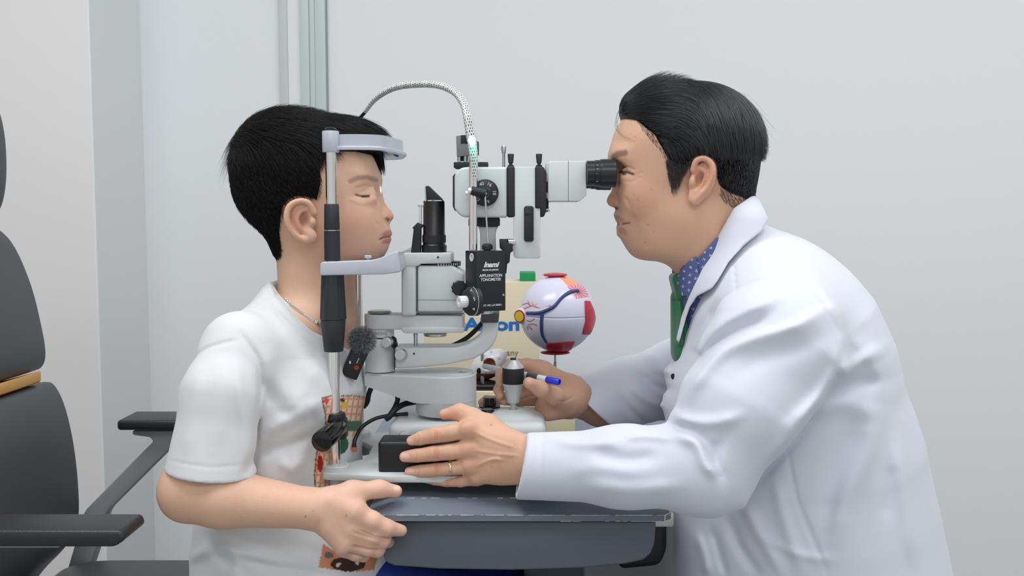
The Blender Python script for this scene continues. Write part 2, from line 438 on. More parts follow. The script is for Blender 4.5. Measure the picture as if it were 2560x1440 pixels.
SKIN = mat('skin', attr=True, rough=.5, spec=.35, sss=.18, bump=.12, bscale=700, var=.05)
HAIR2 = mat('combed_hair', (42, 43, 48), .34, spec=1.0)  # base grey lightened to stand in for the sheen from the ceiling
HAIR = mat('hair', (20, 19, 21), .52, spec=.35)
SCALP = mat('hair_base', (14, 13, 14), .9, spec=.1, bump=.3, bscale=900)
COTTON = mat('white_cotton', attr=True, rough=.85, spec=.2, bump=.06, bscale=1600, sheen=.2)
# ================================================================ the room
WALL = mat('wall_paint', (233, 235, 237), .75, spec=.15, bump=.04, bscale=120)
WALLW = mat('wall_paint_warm', (232, 230, 228), .75, spec=.15, bump=.04, bscale=120)
FLOORM = mat('floor_vinyl', (150, 150, 148), .5, var=.05, bscale=30)
CEILM = mat('ceiling_paint', (236, 236, 236), .9)
def structure(name, bm, m, sharp=40):
    o = obj(name, bm, m, None, sharp); o['kind'] = 'structure'; return o
b = B(); box(b, (.75, 2.56, 1.375), (3.8, .12, 2.75)); structure('wall_back', b, WALL)
b = B(); box(b, (-1.95, 2.41, 1.375), (1.888, .42, 2.75)); structure('wall_left', b, WALLW)
b = B(); box(b, (-1.0035, 2.352, 1.375), (.005, .304, 2.75)); structure('wall_corner', b, WALL)
b = B(); box(b, (-2.66, .5, 1.375), (.12, 4, 2.75)); structure('wall_side', b, WALLW)
b = B(); box(b, (2.66, .5, 1.375), (.12, 4.2, 2.75)); structure('wall_right', b, WALLW)
b = B(); box(b, (0, .3, -.05), (5.6, 5, .1)); structure('floor', b, FLOORM)
b = B(); box(b, (0, .3, 2.80), (5.6, 5, .1)); structure('ceiling', b, CEILM)
# upright frame of a glazed partition on the back wall
ALU = mat('painted_aluminium', (198, 203, 203), .5); ALG = mat('green_tinted_glass_edge', (196, 206, 205), .35); GAP = mat('rubber_gap', (150, 156, 156), .6)
fr = None
b = B(); X = lambda p: Q(p, 280, 2.49)[0]
box(b, ((X(700)+X(722))/2, 2.494, 1.375), (X(722)-X(700), .012, 2.74), bev=.002)
fr = structure('trim_1', b, ALU)
b = B(); box(b, ((X(722)+X(753))/2, 2.497, 1.375), (X(753)-X(722), .008, 2.74)); obj('panel', b, WALL, fr)
b = B(); box(b, ((X(753)+X(776))/2, 2.492, 1.375), (X(776)-X(753), .016, 2.74), bev=.002)
box(b, ((X(776)+X(790))/2, 2.494, 1.375), (X(790)-X(776), .012, 2.74), bev=.002); box(b, ((X(790)+X(817))/2, 2.493, 1.375), (X(817)-X(790), .014, 2.74), bev=.002); obj('glass_edge', b, ALG, fr)
b = B(); box(b, ((X(817)+X(820))/2, 2.494, 1.375), (X(820)-X(817), .013, 2.74)); obj('seal', b, GAP, fr)
# ================================================================ instrument table
TBL = mat('slate_laminate', (110, 119, 132), .42, bump=.05, bscale=700, var=.03)
APR = mat('slate_plastic', (98, 105, 114), .5, bump=.06, bscale=900)
tb = thing('instrument_table', 'slate grey instrument table with chipped edges under the eye examination instrument', 'table', (0, 1.33, 0))
zt = Q(1280, 1245, 1.165)[2]; pL = Q(1280, 1288, 1.135); pB = Q(1280, 1303, 1.135)
xl, xr = -.186, Q(1681, 1290, 1.135)[0]
def lip(bm, inset, y, z, c=0): pass
b = bmesh.new()
def ringpts(xa, xb, ya, yb, z, ch): return [(xa+ch, ya, z), (xb-ch, ya, z), (xb, ya+ch, z), (xb, yb-ch, z), (xb-ch, yb, z), (xa+ch, yb, z), (xa, yb-ch, z), (xa, ya+ch, z)]
rg = [ringpts(xl+.03, xr-.03, 1.165, 1.50, zt, .012), ringpts(xl, xr, 1.135, 1.53, pL[2], .010), ringpts(xl, xr, 1.135, 1.53, pB[2], .010), ringpts(xl+.01, xr-.01, 1.145, 1.52, pB[2]-.001, .010)]
rv = [[b.verts.new(p) for p in r] for r in rg]
for a, c in zip(rv, rv[1:]):
    for i in range(8): b.faces.new((a[i], a[(i+1) % 8], c[(i+1) % 8], c[i]))
b.faces.new(rv[0]); b.faces.new(rv[-1][::-1]); obj('tabletop', b, TBL, tb, 15)
ed = B(); rs = random.Random(3)
for z_, y_, x0, x1, dens in ((zt, 1.165, xl+.042, xr-.042, .55), (pL[2], 1.135, xl+.012, xr-.004, .85), (pB[2], 1.135, .06, xr-.010, .6)):
    x = x0
    while x < x1:
        L_ = rs.uniform(.001, .010)
        if rs.random() < dens*(.75+.25*(x > 0)): box(ed, (x+L_/2, y_, z_), (L_, rs.uniform(.0004, .0008), rs.uniform(.0003, .0007)))
        x += L_
for z0, z1 in ((pB[2], pL[2]),): box(ed, (xr-.0095, 1.1352, (z0+z1)/2), (.0012, .0012, z1-z0)); tube(ed, [(xr-.0095, 1.135, pL[2]), (xr, 1.146, pL[2]), (xr, 1.17, pL[2])], .0007, 6, smooth=0)
tag(obj('chipped_edge', ed, mat('bare_chipboard', (226, 220, 204), .8), tb), kind='stuff')
b = B(); yA = 1.165
prism(b, [(957, 1303), (1641, 1303), (1637, 1360), (1628, 1385), (1608, 1402), (1560, 1412), (1450, 1422), (1280, 1427), (1100, 1424), (985, 1416), (966, 1408), (958, 1395)], yA, 1.50, bev=.006, seg=3); obj('apron', b, APR, tb)
b = B(); box(b, (Q(1645, 1320, 1.25)[0]-.010, 1.31, pB[2]-.013), (.04, .26, .022), bev=.004); obj('rail', b, STEEL, tb)
b = B(); prism(b, [(1560, 1330), (1688, 1330), (1688, 1420), (1670, 1460), (1560, 1470)], 1.26, 1.45, bev=.01, seg=3, yref=1.2); obj('lift_housing', b, mat('dark_blue_black', (20, 24, 34), .5), tb)
b = B(); box(b, (.06, 1.34, .36), (.09, .13, .62), bev=.008); obj('column', b, BLACK, tb)
b = B(); box(b, (.02, 1.34, .03), (.34, .50, .05), bev=.015); obj('base', b, BLACK, tb)
# ================================================================ patient chair
LEA = mat('charcoal_leather', (70, 74, 78), .42, bump=.12, bscale=420); LEAB = mat('black_leather', (38, 39, 41), .40, bump=.16, bscale=520)
CH = thing('examination_chair', 'charcoal padded patient chair with orange band behind the boy', 'chair', (-.62, 1.30, 0))
def pad(name, pts, y0, y1, bev, m_=LEA, parent=CH, seg=5, yref=None, n=4):
    yref = y1 if yref is None else yref
    sp = [(p.x, p.y) for p in smooth_path([(a, c, 0) for a, c in pts], n)]; b = B(); prism(b, sp, y0, y1, bev=0, yref=yref)
    bmesh.ops.bevel(b, geom=[e for e in b.edges if abs(e.verts[0].co.y-e.verts[1].co.y) < 1e-6], offset=bev, segments=seg, affect='EDGES', profile=.5, clamp_overlap=True)
    return obj(name, b, m_, parent, 60)
pad('headrest', [(-110, 250), (-40, 225), (0, 262), (20, 330), (26, 420), (20, 490), (4, 532), (-30, 548), (-110, 540)], 1.16, 1.44, .02)
pad('upper_backrest', [(-120, 560), (-40, 556), (6, 574), (46, 620), (86, 715), (112, 820), (121, 880), (114, 912), (90, 926), (0, 953), (-120, 990)], 1.09, 1.51, .03)
pad('lower_backrest', [(-110, 1010), (0, 984), (60, 964), (122, 951), (148, 966), (172, 1020), (192, 1110), (203, 1210), (203, 1290), (180, 1350), (130, 1405), (60, 1470), (-100, 1500)], 1.08, 1.52, .03)
b = B(); prism(b, [(-130, 985), (-60, 970), (104, 926), (104, 954), (0, 984), (-130, 1015)], 1.12, 1.48, bev=.003, yref=1.48); prism(b, [(-150, 540), (-8, 540), (-8, 580), (-150, 580)], 1.2, 1.4, bev=.003, yref=1.4)
prism(b, [(-150, 300), (-100, 300), (-100, 1440), (-150, 1440)], 1.14, 1.46, bev=.01, yref=1.46); obj('back_shell', b, mat('orange_plywood', (222, 166, 88), .45, var=.06, bscale=60), CH)
pad('seat', [(-60, 1500), (120, 1450), (165, 1418), (230, 1400), (330, 1396), (620, 1398), (900, 1410), (960, 1440), (960, 1500), (500, 1560), (-60, 1560)], 1.07, 1.53, .03)
# near and far armrests
def arm(y0, y1, f, bracket):
    a = bmesh.new(); pts = [f(*p) for p in ((-90, 0), (0, 0), (1, .0))]
    return a
def armrest(px0, px1, ptop, pbot, y0, y1, m_):
    z1 = Q(0, ptop, y1)[2]; z0 = Q(0, pbot, y0)[2]; x0 = Q(px0, ptop, y0)[0]; x1 = Q(px1, ptop, y1)[0]; h = z1-z0
    b = B(); t = bmesh.new()
    prof = [(x0, z0), (x1-.012, z0), (x1, z0+h*.45), (x1-.004, z1), (x0, z1)]
    v0 = [t.verts.new((x, y0, z)) for x, z in prof]; v1 = [t.verts.new((x, y1, z)) for x, z in prof]
    t.faces.new(v0); t.faces.new(v1[::-1]); n = len(prof)
    for i in range(n): t.faces.new((v0[i], v1[i], v1[(i+1) % n], v0[(i+1) % n]))
    bmesh.ops.recalc_face_normals(t, faces=t.faces); bmesh.ops.bevel(t, geom=t.edges[:], offset=.0045, segments=4, affect='EDGES', profile=.5, clamp_overlap=True)
    join_bm(b, t); return obj('armrest', b, m_, CH, 60), z0
ar, za = armrest(-520, 366, 1283, 1369, 1.00, 1.062, LEAB)
b = B(); box(b, (Q(60, 1300, 1.04)[0]-.10, 1.045, za-.004), (.30, .05, .008), bev=.002); box(b, (-.78, 1.07, za-.12), (.045, .012, .24), rot=Matrix.Rotation(.35, 3, 'Y'), bev=.003)
obj('arm_support', b, mat('grey_metal', (160, 162, 165), .45), CH)
# far armrest, its top front end points right
z1 = Q(0, 1027, 1.60)[2]; z0 = Q(0, 1077, 1.52)[2]
b = B(); xl2 = Q(303, 1050, 1.54)[0]
box(b, (xl2+.15, 1.56, (z0+z1)/2), (.30, .08, z1-z0), bev=.006, seg=4); obj('armrest', b, LEAB, CH, 60)
b = B(); prism(b, [(330, 1077), (470, 1077), (470, 1092), (452, 1094), (270, 1276), (262, 1290), (236, 1380), (216, 1440), (196, 1500), (148, 1500), (164, 1436), (184, 1370), (205, 1290), (216, 1272), (382, 1104), (374, 1094), (330, 1088)], 1.545, 1.575, bev=.003)
obj('arm_support', b, MATS['grey_metal'], CH)
b = B(); box(b, (-.42, 1.30, .50), (.40, .36, .05), bev=.01); lathe(b, [(0, .24), (.02, .24), (.05, .05), (.43, .045)], (-.45, 1.30, .05), seg=40); obj('pedestal', b, BLACK, CH)
# stool under the doctor
stl = thing('stool', 'black round stool under the seated man in the lab coat', 'stool', (.46, 1.3, 0)); b = B()
lathe(b, [(0, .17), (.01, .19), (.04, .19), (.055, .17), (.06, 0)], (.46, 1.30, .36), seg=40); obj('seat', b, LEAB, stl)
b = B(); lathe(b, [(0, .22), (.02, .22), (.05, .04), (.36, .03)], (.46, 1.30, .0), seg=30); obj('pedestal', b, BLACK, stl)
# ================================================================ back counter and what stands on it
CTZ = .728
ct = thing('counter', 'blue-grey counter along the back wall behind the instrument', 'counter', (.5, 2.1, 0))
b = B(); box(b, (.137, 2.10, CTZ-.015), (.825, .76, .03), bev=.002); obj('countertop', b, mat('blue_grey_laminate', (128, 136, 152), .4), ct)
b = B(); box(b, (-.10, 2.16, .35), (.04, .6, .69)); obj('side_panel', b, mat('pale_laminate', (196, 199, 205), .5), ct)
b = B(); box(b, (.5, 2.16, .35), (.04, .6, .69)); obj('side_panel', b, MATS['pale_laminate'], ct)
CREAM = mat('cream_card', (232, 219, 188), .6)
bxo = thing('product_box', 'large cream box with blue lettering behind the eye model', 'box', (-.06, 2.1, CTZ))
xa, xb = Q(1060, 800, 2.1)[0], Q(1349, 800, 2.1)[0]; zb = Q(1200, 706, 2.1)[2]
b = B(); box(b, ((xa+xb)/2, 2.16, (CTZ+zb)/2+.001), (xb-xa, .12, zb-CTZ), bev=.0015); obj('carton', b, CREAM, bxo)
text('Alcon', Q(1300, 812, 2.099), (1, 0, 0), (0, 0, 1), .0290, mat('blue_ink', (20, 112, 196), .5), bxo, bold=.045, sx=1.36, align='RIGHT')
text('a Novartis company', Q(1296, 882, 2.099), (1, 0, 0), (0, 0, 1), .0150, mat('brown_grey_ink', (140, 128, 110), .6), bxo, align='RIGHT')
b = B(); box(b, (Q(1319, 695, 2.14)[0], 2.16, zb+.011), (.036, .08, .020), bev=.001); tag(obj('green_box', b, mat('green_card', (20, 146, 84), .5)), 'small green box lying on top of the large cream box', 'box')
YM = 1.78
zbox = Q(1220, 976, 1.73)[2]
b = B(); box(b, (Q(1300, 980, YM)[0], 1.80, (CTZ+zbox)/2), (.21, .15, zbox-CTZ-.002), bev=.002); tag(obj('storage_box', b, mat('pale_yellow_card', (240, 228, 192), .6)), 'pale yellow box on the counter, under the black base of the eye model', 'box')
em = thing('eye_model', 'anatomical eyeball model on a steel pole, white with red muscles', 'model', (Q(1388, 900, YM)[0], YM, zbox))
b = B(); box(b, (Q(1296, 970, YM)[0], 1.795, zbox+.005), (.20, .13, .009), bev=.003, seg=3); obj('base', b, mat('black_acrylic', (30, 30, 34), .08), em)
ec = V(1393, 784, YM); er = 95*YM/F
b = B(); cyl(b, V(1388, 970, YM), V(1388, 905, YM), .0032); cyl(b, V(1388, 912, YM), V(1388, 886, YM), .0022); obj('pole', b, STEEL, em)
EC = np.array(ec)
def dirpx(px, py):
    """unit direction from the model's centre to the surface point seen at this pixel"""
    o = np.array((0, 0, ZC)); d = nrm(Q(px, py, 1.5)-o); oc = o-EC; bq_ = oc@d; cq = oc@oc-er*er; disc = bq_*bq_-cq
    t = -bq_-math.sqrt(max(disc, 0)); return nrm(o+t*d-EC)
def eyecol(v):
    u = nrm(v-EC); C = np.tile(np.array(lin((222, 222, 240)))[None], (len(v), 1)); px, py = proj(v[:, 0], v[:, 1], v[:, 2]); near = v[:, 1] < ec.y+.01
    C = blend(C, (inpoly(px, py, [(1396, 690), (1428, 686), (1444, 704), (1450, 706), (1420, 716)]) & near)*1., (250, 160, 120), 1)
    pk = inpoly(px, py, [(1418, 716), (1452, 706), (1464, 722), (1474, 742), (1440, 748), (1434, 738)]) & near
    C = blend(C, pk*1., (240, 160, 176), 1)
    for k in range(14):
        a = -2.6+k*.36; C = blend(C, (np.exp(-(dpoly(px, py, [(1444, 730), (1444+34*math.cos(a), 730+26*math.sin(a))])/.8)**2)*pk), (130, 40, 90), .8)
    for a, c_ in (([(1310, 772), (1330, 764), (1352, 772), (1376, 764)], (190, 40, 60)), ([(1306, 762), (1318, 758), (1326, 764)], (190, 40, 60)), ([(1318, 802), (1326, 804), (1336, 798)], (170, 50, 60)), ([(1320, 812), (1334, 810), (1342, 814)], (190, 70, 70)), ([(1322, 816), (1330, 824)], (170, 60, 60)), ([(1318, 816), (1320, 824)], (120, 90, 90)), ([(1330, 756), (1334, 764), (1342, 760)], (230, 150, 60)), ([(1320, 752), (1324, 760)], (230, 120, 60))):
        C = blend(C, (np.exp(-(dpoly(px, py, a)/1.5)**2))*near, c_, .95)
    C = blend(C, (np.exp(-(dpoly(px, py, [(1316, 776), (1346, 774), (1370, 768)])/2.5)**2))*near, (250, 240, 236), .9)
    sp_ = np.exp(-((u[:, 2]+.02)/.004)**2); return blend(C, sp_, (90, 90, 96), .7)
ef = Field(); ef.add(ell(ec, (er, er, er)), 0); ef.disp(lambda P, c: (.0012*np.exp(-((P[2]-ec.z+.0015)/.0007)**2)).astype(f4))
sculpt('eyeball', ef, .0009, mat('glossy_model_plastic', attr=True, rough=.22), em, eyecol, 1)
RED = mat('red_model_plastic', (196, 36, 62), .3); NAVYM = mat('blue_model_paint', (50, 72, 132), .35)
def muscle(poly, off=.0022):
    f = Field(); bb = lambda P: np.sqrt((P[0]-ec.x)**2+(P[1]-ec.y)**2+(P[2]-ec.z)**2)-er
    def g(P):
        px, py = proj(P[0], P[1], P[2]); i = inpoly(px, py, poly); e = dpoly(px, py, poly+poly[:1])*YM/F; e = np.where(i, -e, e)
        return -smin(-(np.abs(bb(P))-off), -np.maximum(e, P[1]-ec.y-.03), .0015)
    f.ops.append(('u', g, EC-er-.01, EC+er+.01, 0)); return sculpt('muscle', f, .0012, RED, em, None, 1, bits=20)
muscle([(1461, 751), (1476, 752), (1486, 775), (1492, 800), (1486, 832), (1478, 838), (1456, 836), (1464, 800)])
muscle([(1370, 858), (1400, 856), (1438, 853), (1430, 872), (1424, 880), (1390, 880), (1366, 872), (1364, 864)])
for sgn, cy, ww in ((1, 681, 31), (-1, 885, 38)):
    f = Field(); cc = V(1388, cy+(6 if sgn > 0 else -4), YM); f.add(ell(cc, (ww*YM/F, .022, .0042)), 0); sculpt('muscle', f, .0014, RED, em, None, 1)
b = B()
def vessel(pts, rad): tube(b, [ec+Vector(dirpx(*p))*(er+.0008) for p in pts], rad, 10, smooth=4)
vessel([(1318, 783), (1345, 783), (1362, 778), (1385, 766), (1405, 744), (1425, 731), (1445, 727)], [.0035, .0035, .0035, .0034, .0030, .0038, .0030]); vessel([(1356, 782), (1354, 810), (1356, 835), (1367, 857)], [.0036, .0034, .0032, .0020]); obj('vein', b, NAVYM, em)
nf = Vector(nrm(np.array(V(1300, 790, YM-.02))-EC)); b = B(); nc = V(1299, 791, YM-.030); ax = (nc-ec).normalized()*.55+Vector((-.2, -.75, -.05)); ax.normalize()
lathe(b, [(-.03, 22*YM/F), (-.002, 19*YM/F), (0, 17*YM/F)], nc, ax, 40); obj('optic_nerve', b, mat('glossy_white_model', (226, 222, 232), .25), em)
b = B(); lathe(b, [(0, 16*YM/F), (.0012, 15.5*YM/F), (.0014, 13*YM/F)], nc, ax, 40); nr = obj('nerve_rim', b, RED, em)
b = B(); lathe(b, [(.0010, 13*YM/F), (.0018, 12.6*YM/F), (.0020, 0)], nc, ax, 40); obj('nerve_core', b, mat('yellow_model_paint', (230, 206, 50), .4), em)
# small second model on its own pole
sm = thing('anatomical_model', 'pale model piece with brown hollow on a thin pole behind the joystick', 'model', (Q(1206, 960, YM)[0], YM, zbox+.012))
b = B(); cyl(b, V(1206, 971, YM), V(1206, 880, YM), .0035); obj('pole', b, STEEL, sm)
f = Field(); c1 = Q(1222, 912, 1.80); f.add(ell(c1, (.038, .030, .026), rY(-35)), 0); f.add(ell(Q(1196, 925, 1.80), (.014, .016, .028), rY(20)), .01); f.add(ell(Q(1240, 895, 1.80), (.022, .02, .014), rY(-35)), .01)
f.sub(ell(Q(1222, 912, 1.765), (.014, .02, .011), rY(-35)), .002)
def smc(v):
    C = np.tile(np.array(lin((222, 220, 222)))[None], (len(v), 1)); px, py = proj(v[:, 0], v[:, 1], v[:, 2]); C = blend(C, (g2(px, py, 1224, 908, 19, 14, 30) > .45)*1., (150, 84, 58), 1)
    C = blend(C, (py > 934)*1., (112, 62, 48), 1); C = blend(C, (g2(px, py, 1197, 927, 7, 9) > .5)*1., (30, 30, 34), 1); return blend(C, np.maximum(g2(px, py, 1228, 880, 3, 3), g2(px, py, 1248, 897, 3, 3)), (110, 120, 200), .7)
sculpt('model_piece', f, .0016, MATS['glossy_model_plastic'], sm, smc, 1)
# ================================================================ chin rest stand with the base plate
YN, YF = 1.20, 1.39
cs = thing('chin_rest_stand', 'white base plate with two chrome posts carrying chin rest and forehead band', 'chin rest', (-.10, 1.29, zt))
zp = Q(1000, 1188, 1.172)[2]; zpb = Q(1000, 1205, 1.172)[2]
xp = Q(838, 1146, YN)[0]; xpf = xp
b = B()
out = [(xp-.019, YN-.004), (xp-.012, YN-.018), (xp, YN-.022), (xp+.03, YN-.0245), (xp+.07, 1.168), (.055, 1.168), (.075, 1.185), (.075, 1.41), (.055, 1.425), (xp+.07, 1.425), (xp, YF+.02), (xp-.019, YF+.006), (xp-.019, YF-.02), (xp+.012, YF-.035), (xp+.030, YF-.06), (xp+.032, 1.28), (xp+.028, YN+.055), (xp+.006, YN+.03), (xp-.019, YN+.016)]
slab(b, out, zpb, zp, bev=.0015); obj('base_plate', b, ENAMEL, cs)
for y in (YN, YF):
    b = B(); lathe(b, [(0, .0180), (.0065, .0180), (.0075, .017), (.0075, .008)], (xp, y, zp), seg=40); obj('post_collar', b, ENAMEL, cs)
for x, y in ((xp+.004, YN), (xp+.004, YF), (.05, 1.20), (.05, 1.39)):
    b = B(); lathe(b, [(zt+.0005-zpb, .0115), (0, .0115)], (x, y, zpb), seg=30); obj('foot', b, ENAMEL, cs)
ztop = Q(825, 330, YN)[2]
for y in (YN, YF):
    b = B(); cyl(b, (xp, y, zp+.004), (xp, y, ztop), .0073 if y == YN else .0078); obj('post', b, CHROME, cs)
def zN(py): return Q(830, py, YN)[2]
# grips
for y in (YN, YF):
    if y == YN:
        b = B(); lathe(b, [(zN(p)-zN(510), q) for p, q in ((575, .0100), (573, .0103), (512, .0095), (510, .0088))][::1], (xp, y, zN(510)), seg=32)
        lathe(b, [(0, .0098), (.0005, .0104), (zN(577)-zN(652)-.0005, .0104), (zN(577)-zN(652), .0098)], (xp, y, zN(652)), seg=32); obj('upper_sleeve', b, GRIP, cs)
        b = B(); lathe(b, [(0, .0172), (.002, .0172), (zN(687)-zN(797), .0146)], (xp, y, zN(797)), seg=96, flute=.022, fn=12)
        lathe(b, [(0, .0120), (.0008, .0126), (zN(797)-zN(878)-.002, .0165), (zN(797)-zN(878), .0158)], (xp, y, zN(878)), seg=48); obj('grip', b, GRIP, cs)
b = B(); lathe(b, [(0, .0085), (.003, .0085), (.0055, .006), (.0065, 0)], (xp, YN, zN(328)-.001), seg=30); obj('end_cap', b, BLACKG, cs)
# forehead band
b = B(); h1, h0 = Q(900, 344, 1.25)[2], Q(900, 382, 1.25)[2]; hm = (h1+h0)/2; ymid = (YN+YF)/2; xf = Q(1008, 378, 1.29)[0]
bp = [(xp, YN+.003), (xp+.03, YN-.003), (xp+.062, YN+.008), (xf-.010, ymid-.045), (xf-.003, ymid), (xf-.010, ymid+.045), (xp+.062, YF-.008), (xp+.03, YF+.003), (xp, YF-.003)]
sp = smooth_path([(x, y, 0) for x, y in bp], 8)
prof = [(-.0015, h1-.0005), (.0015, h1-.0005), (.0018, h0+.005), (.0065, h0+.003), (.0065, h0), (-.0045, h0)]
t = bmesh.new(); rings = []
for i, p in enumerate(sp):
    T = (sp[min(i+1, len(sp)-1)]-sp[max(i-1, 0)]).normalized(); N_ = Vector((T.y, -T.x, 0)); rings.append([t.verts.new((p.x+N_.x*a, p.y+N_.y*a, z)) for a, z in prof])
for r0, r1 in zip(rings, rings[1:]):
    for i in range(6): t.faces.new((r0[i], r0[(i+1) % 6], r1[(i+1) % 6], r1[i]))
t.faces.new(rings[0]); t.faces.new(rings[-1][::-1]); bmesh.ops.recalc_face_normals(t, faces=t.faces); join_bm(b, t); obj('forehead_band', b, GREYP, cs, 30)
b = B()
t = V(985, 384, YF-.05); tube(b, [(xf-.012, ymid+.03, h0+.004), (xf-.017, ymid+.045, h0+.006)], .0045, 16, smooth=0); obj('blue_marker', b, mat('reflection_blue', (36, 70, 200), .4), cs)  # added blue stub standing in for a blue reflection inside the band
for y in (YN, YF):
    b = B(); lathe(b, [(0, .0105), (.001, .0110), (zN(328)-zN(381)-.001, .0110), (zN(328)-zN(381), .0105)], (xp, y, zN(381)), seg=32); obj('band_bracket', b, GREYP, cs)
# chin rest
b = B()
prism(b, [(800, 660), (805, 655), (925, 651), (950, 645), (985, 629), (993, 628), (996, 634), (1001, 676), (998, 681), (960, 686), (803, 689), (800, 684)], 1.184, 1.212, bev=.003, seg=3)
prism(b, [(800, 660), (925, 651), (950, 645), (985, 629), (993, 628), (996, 634), (1001, 676), (998, 681), (800, 688)], 1.378, 1.406, bev=.003, seg=3, yref=1.184)
prism(b, [(948, 649), (985, 631), (993, 630), (999, 660), (1001, 676), (948, 683)], 1.208, 1.382, bev=.003, seg=3, yref=1.20)
prism(b, [(860, 664), (955, 664), (955, 680), (860, 680)], 1.208, 1.382, bev=.003, yref=1.20)
obj('chin_rest', b, GREYP, cs)
b = B(); x9, z9 = Q(920, 651, 1.20)[0], Q(920, 651, 1.20)[2]
lathe(b, [(-.004, .0022), (.003, .0022), (.0032, .0045), (.0060, .0048), (.0068, .004)], (x9, 1.20, z9), seg=24); obj('paper_pin', b, GREYP, cs)
# clamp and knob
b = B(); lathe(b, [(0, .0085), (0, .0125), (.003, .0135), (.031, .0135), (.034, .0125), (.034, .0085)], (xp+.001, YN, zN(1095)), seg=40); box(b, (xp+.006, YN, zN(1070)), (.02, .022, .028), bev=.003); obj('height_clamp', b, BLACK, cs)
k0 = V(847, 1066, YN-.004); k1 = V(803, 1105, 1.135); b = B(); d = (k0-k1); L_ = d.length
lathe(b, [(0, 0), (.0003, .0105), (.0015, .0135), (.003, .0140), (L_*.92, .0132), (L_, .011)], k1, d, 40); obj('height_knob', b, BLACKG, cs)
# rail cover
b = B(); q0 = Q(945, 1188, 1.186); q1 = Q(945, 1104, 1.186); xx0, xx1 = q0[0], Q(1168, 1150, 1.186)[0]
box(b, ((xx0+xx1)/2, 1.186+.0215, (q0[2]+q1[2])/2+.000), (xx1-xx0, .043, q1[2]-q0[2]), bev=.0055, seg=4); obj('rail_cover', b, mat('black_satin', (13, 14, 17), .45), cs)
for y in (1.245, 1.375):
    b = B(); box(b, (-.03, y, zp+.0035), (.17, .012, .007), bev=.001); obj('rail', b, GREYP, cs)
# ================================================================ the slit lamp
sl = thing('slit_lamp', 'pale grey slit lamp microscope with black eyepiece and joystick', 'slit lamp', (-.02, 1.31, zp+.006))
S0 = 1.30
def X_(px, y=S0): return Q(px, 700, y)[0]
def Z_(py, y=S0): return Q(1200, py, y)[2]
def Zx(px, py, y=S0): return Q(px, py, y)[2]
f = Field(); zb0 = zp+.007
xa, xb = Q(970, 1100, 1.25)[0], Q(1366, 1100, 1.25)[0]; zt1 = Q(1150, 1050, 1.27)[2]
f.add(rbox(((xa+xb)/2, 1.31, (zb0+zt1)/2), ((xb-xa)/2, .062, (zt1-zb0)/2), .012), 0)
jx = Q(1283, 1018, 1.30)[0]; jz = Q(1283, 1019, 1.30)[2]
f.add(cone2((jx, 1.30, jz-.026), (jx, 1.30, jz-.012), .046, .030, .014, .011, (0, 0, 1)), .010)
f.sub(cone((jx, 1.30, jz-.003), (jx, 1.30, jz+.02), .0065, .0065), .001)
sculpt('base', f, .0016, ENAMEL, sl, None, 1)
b = B(); cyl(b, Q(1012, 1092, 1.249), Q(1012, 1092, 1.241), .0085, seg=30); obj('rail_wheel', b, STEEL, sl); 
b = B(); c0 = Q(1012, 1094, 1.2475); lathe(b, [(0, .0088), (.0015, .0095), (.0025, .0092)], c0, (0, -1, 0), 30); obj('wheel_rim', b, BLACK, sl)
# joystick
b = B(); jy = 1.30; zj = lambda p: Q(1281, p, jy)[2]; cyl(b, (jx, jy, jz-.01), (jx, jy, zj(1003)), .0042); lathe(b, [(0, .0085), (.0008, .0090), (zj(958)-zj(1006), .0150)], (jx, jy, zj(1006)), seg=40)
js = obj('joystick', b, mat('satin_aluminium', (206, 211, 210), .42, metal=.45), sl)
b = B(); lathe(b, [(0, .0150), (.0006, .0155), (zj(919)-zj(958)-.0006, .0155), (zj(919)-zj(958), .0150)], (jx, jy, zj(958)), seg=40); obj('grip_ring', b, mat('black_knurl', (28, 29, 31), .7), js)
b = B(); lathe(b, [(0, .0153), (.002, .0148), (zj(900)-zj(919), .0065), (zj(899)-zj(919), .006)], (jx, jy, zj(919)), seg=40); obj('top_cone', b, MATS['satin_aluminium'], js)
b = B(); lathe(b, [(0, .0042), (.0028, .0042), (.0032, .0038)], (jx, jy, zj(900)), seg=20); obj('button', b, BLACK, js)
for px, py, y, r_ in ((1224, 1012, 1.36, .0095), (1219, 1042, 1.31, .0092)):
    b = B(); x, _, z = Q(px, py, y); lathe(b, [(0, r_), (.010, r_*.98), (.0115, r_*.85)], (x, y, z), seg=48, flute=.05, fn=8); 
    if y > 1.33: lathe(b, [(-.006, .016), (-.001, .016)], (x, y, z), seg=24)
    obj('base_knob', b, BLACK, sl)
b = B(); box(b, (Q(1210, 1030, 1.36)[0], 1.36, Q(1210, 1024, 1.36)[2]-.006), (.05, .05, .012), bev=.003); obj('rear_housing', b, ENAMEL, sl)
# swivel foot and lower arm
cx = Q(1115, 1000, S0)[0]; r0 = 77*S0/F
b = B(); lathe(b, [(0, r0*.95), (.003, r0*.985), (Zx(1110, 990)-Zx(1110, 1030), r0*.985)], (cx, S0, Zx(1110, 1030)), seg=64); obj('swivel_foot', b, ENAMEL, sl)
def top_round(pts_left, xc, hw, z0f, z1f, n=20):
    pass
t = bmesh.new(); xl_, xr_ = Q(916, 940, S0)[0], cx; ra, rb = .016, r0; zt2 = Z_(929)
top = [(xl_, S0+ra), (xl_-.004, S0+ra*.5), (xl_-.004, S0-ra*.5), (xl_, S0-ra)]+[(xr_+rb*math.sin(a), S0-rb*math.cos(a)) for a in np.linspace(0, math.pi, 24)]
def zb_(x):
    u = (x-xl_)/(Q(1040, 1000, S0)[0]-xl_); u = min(max(u, 0), 1); return Z_(960)+(Z_(996)-Z_(960))*u
slices = 14; 
pl = []
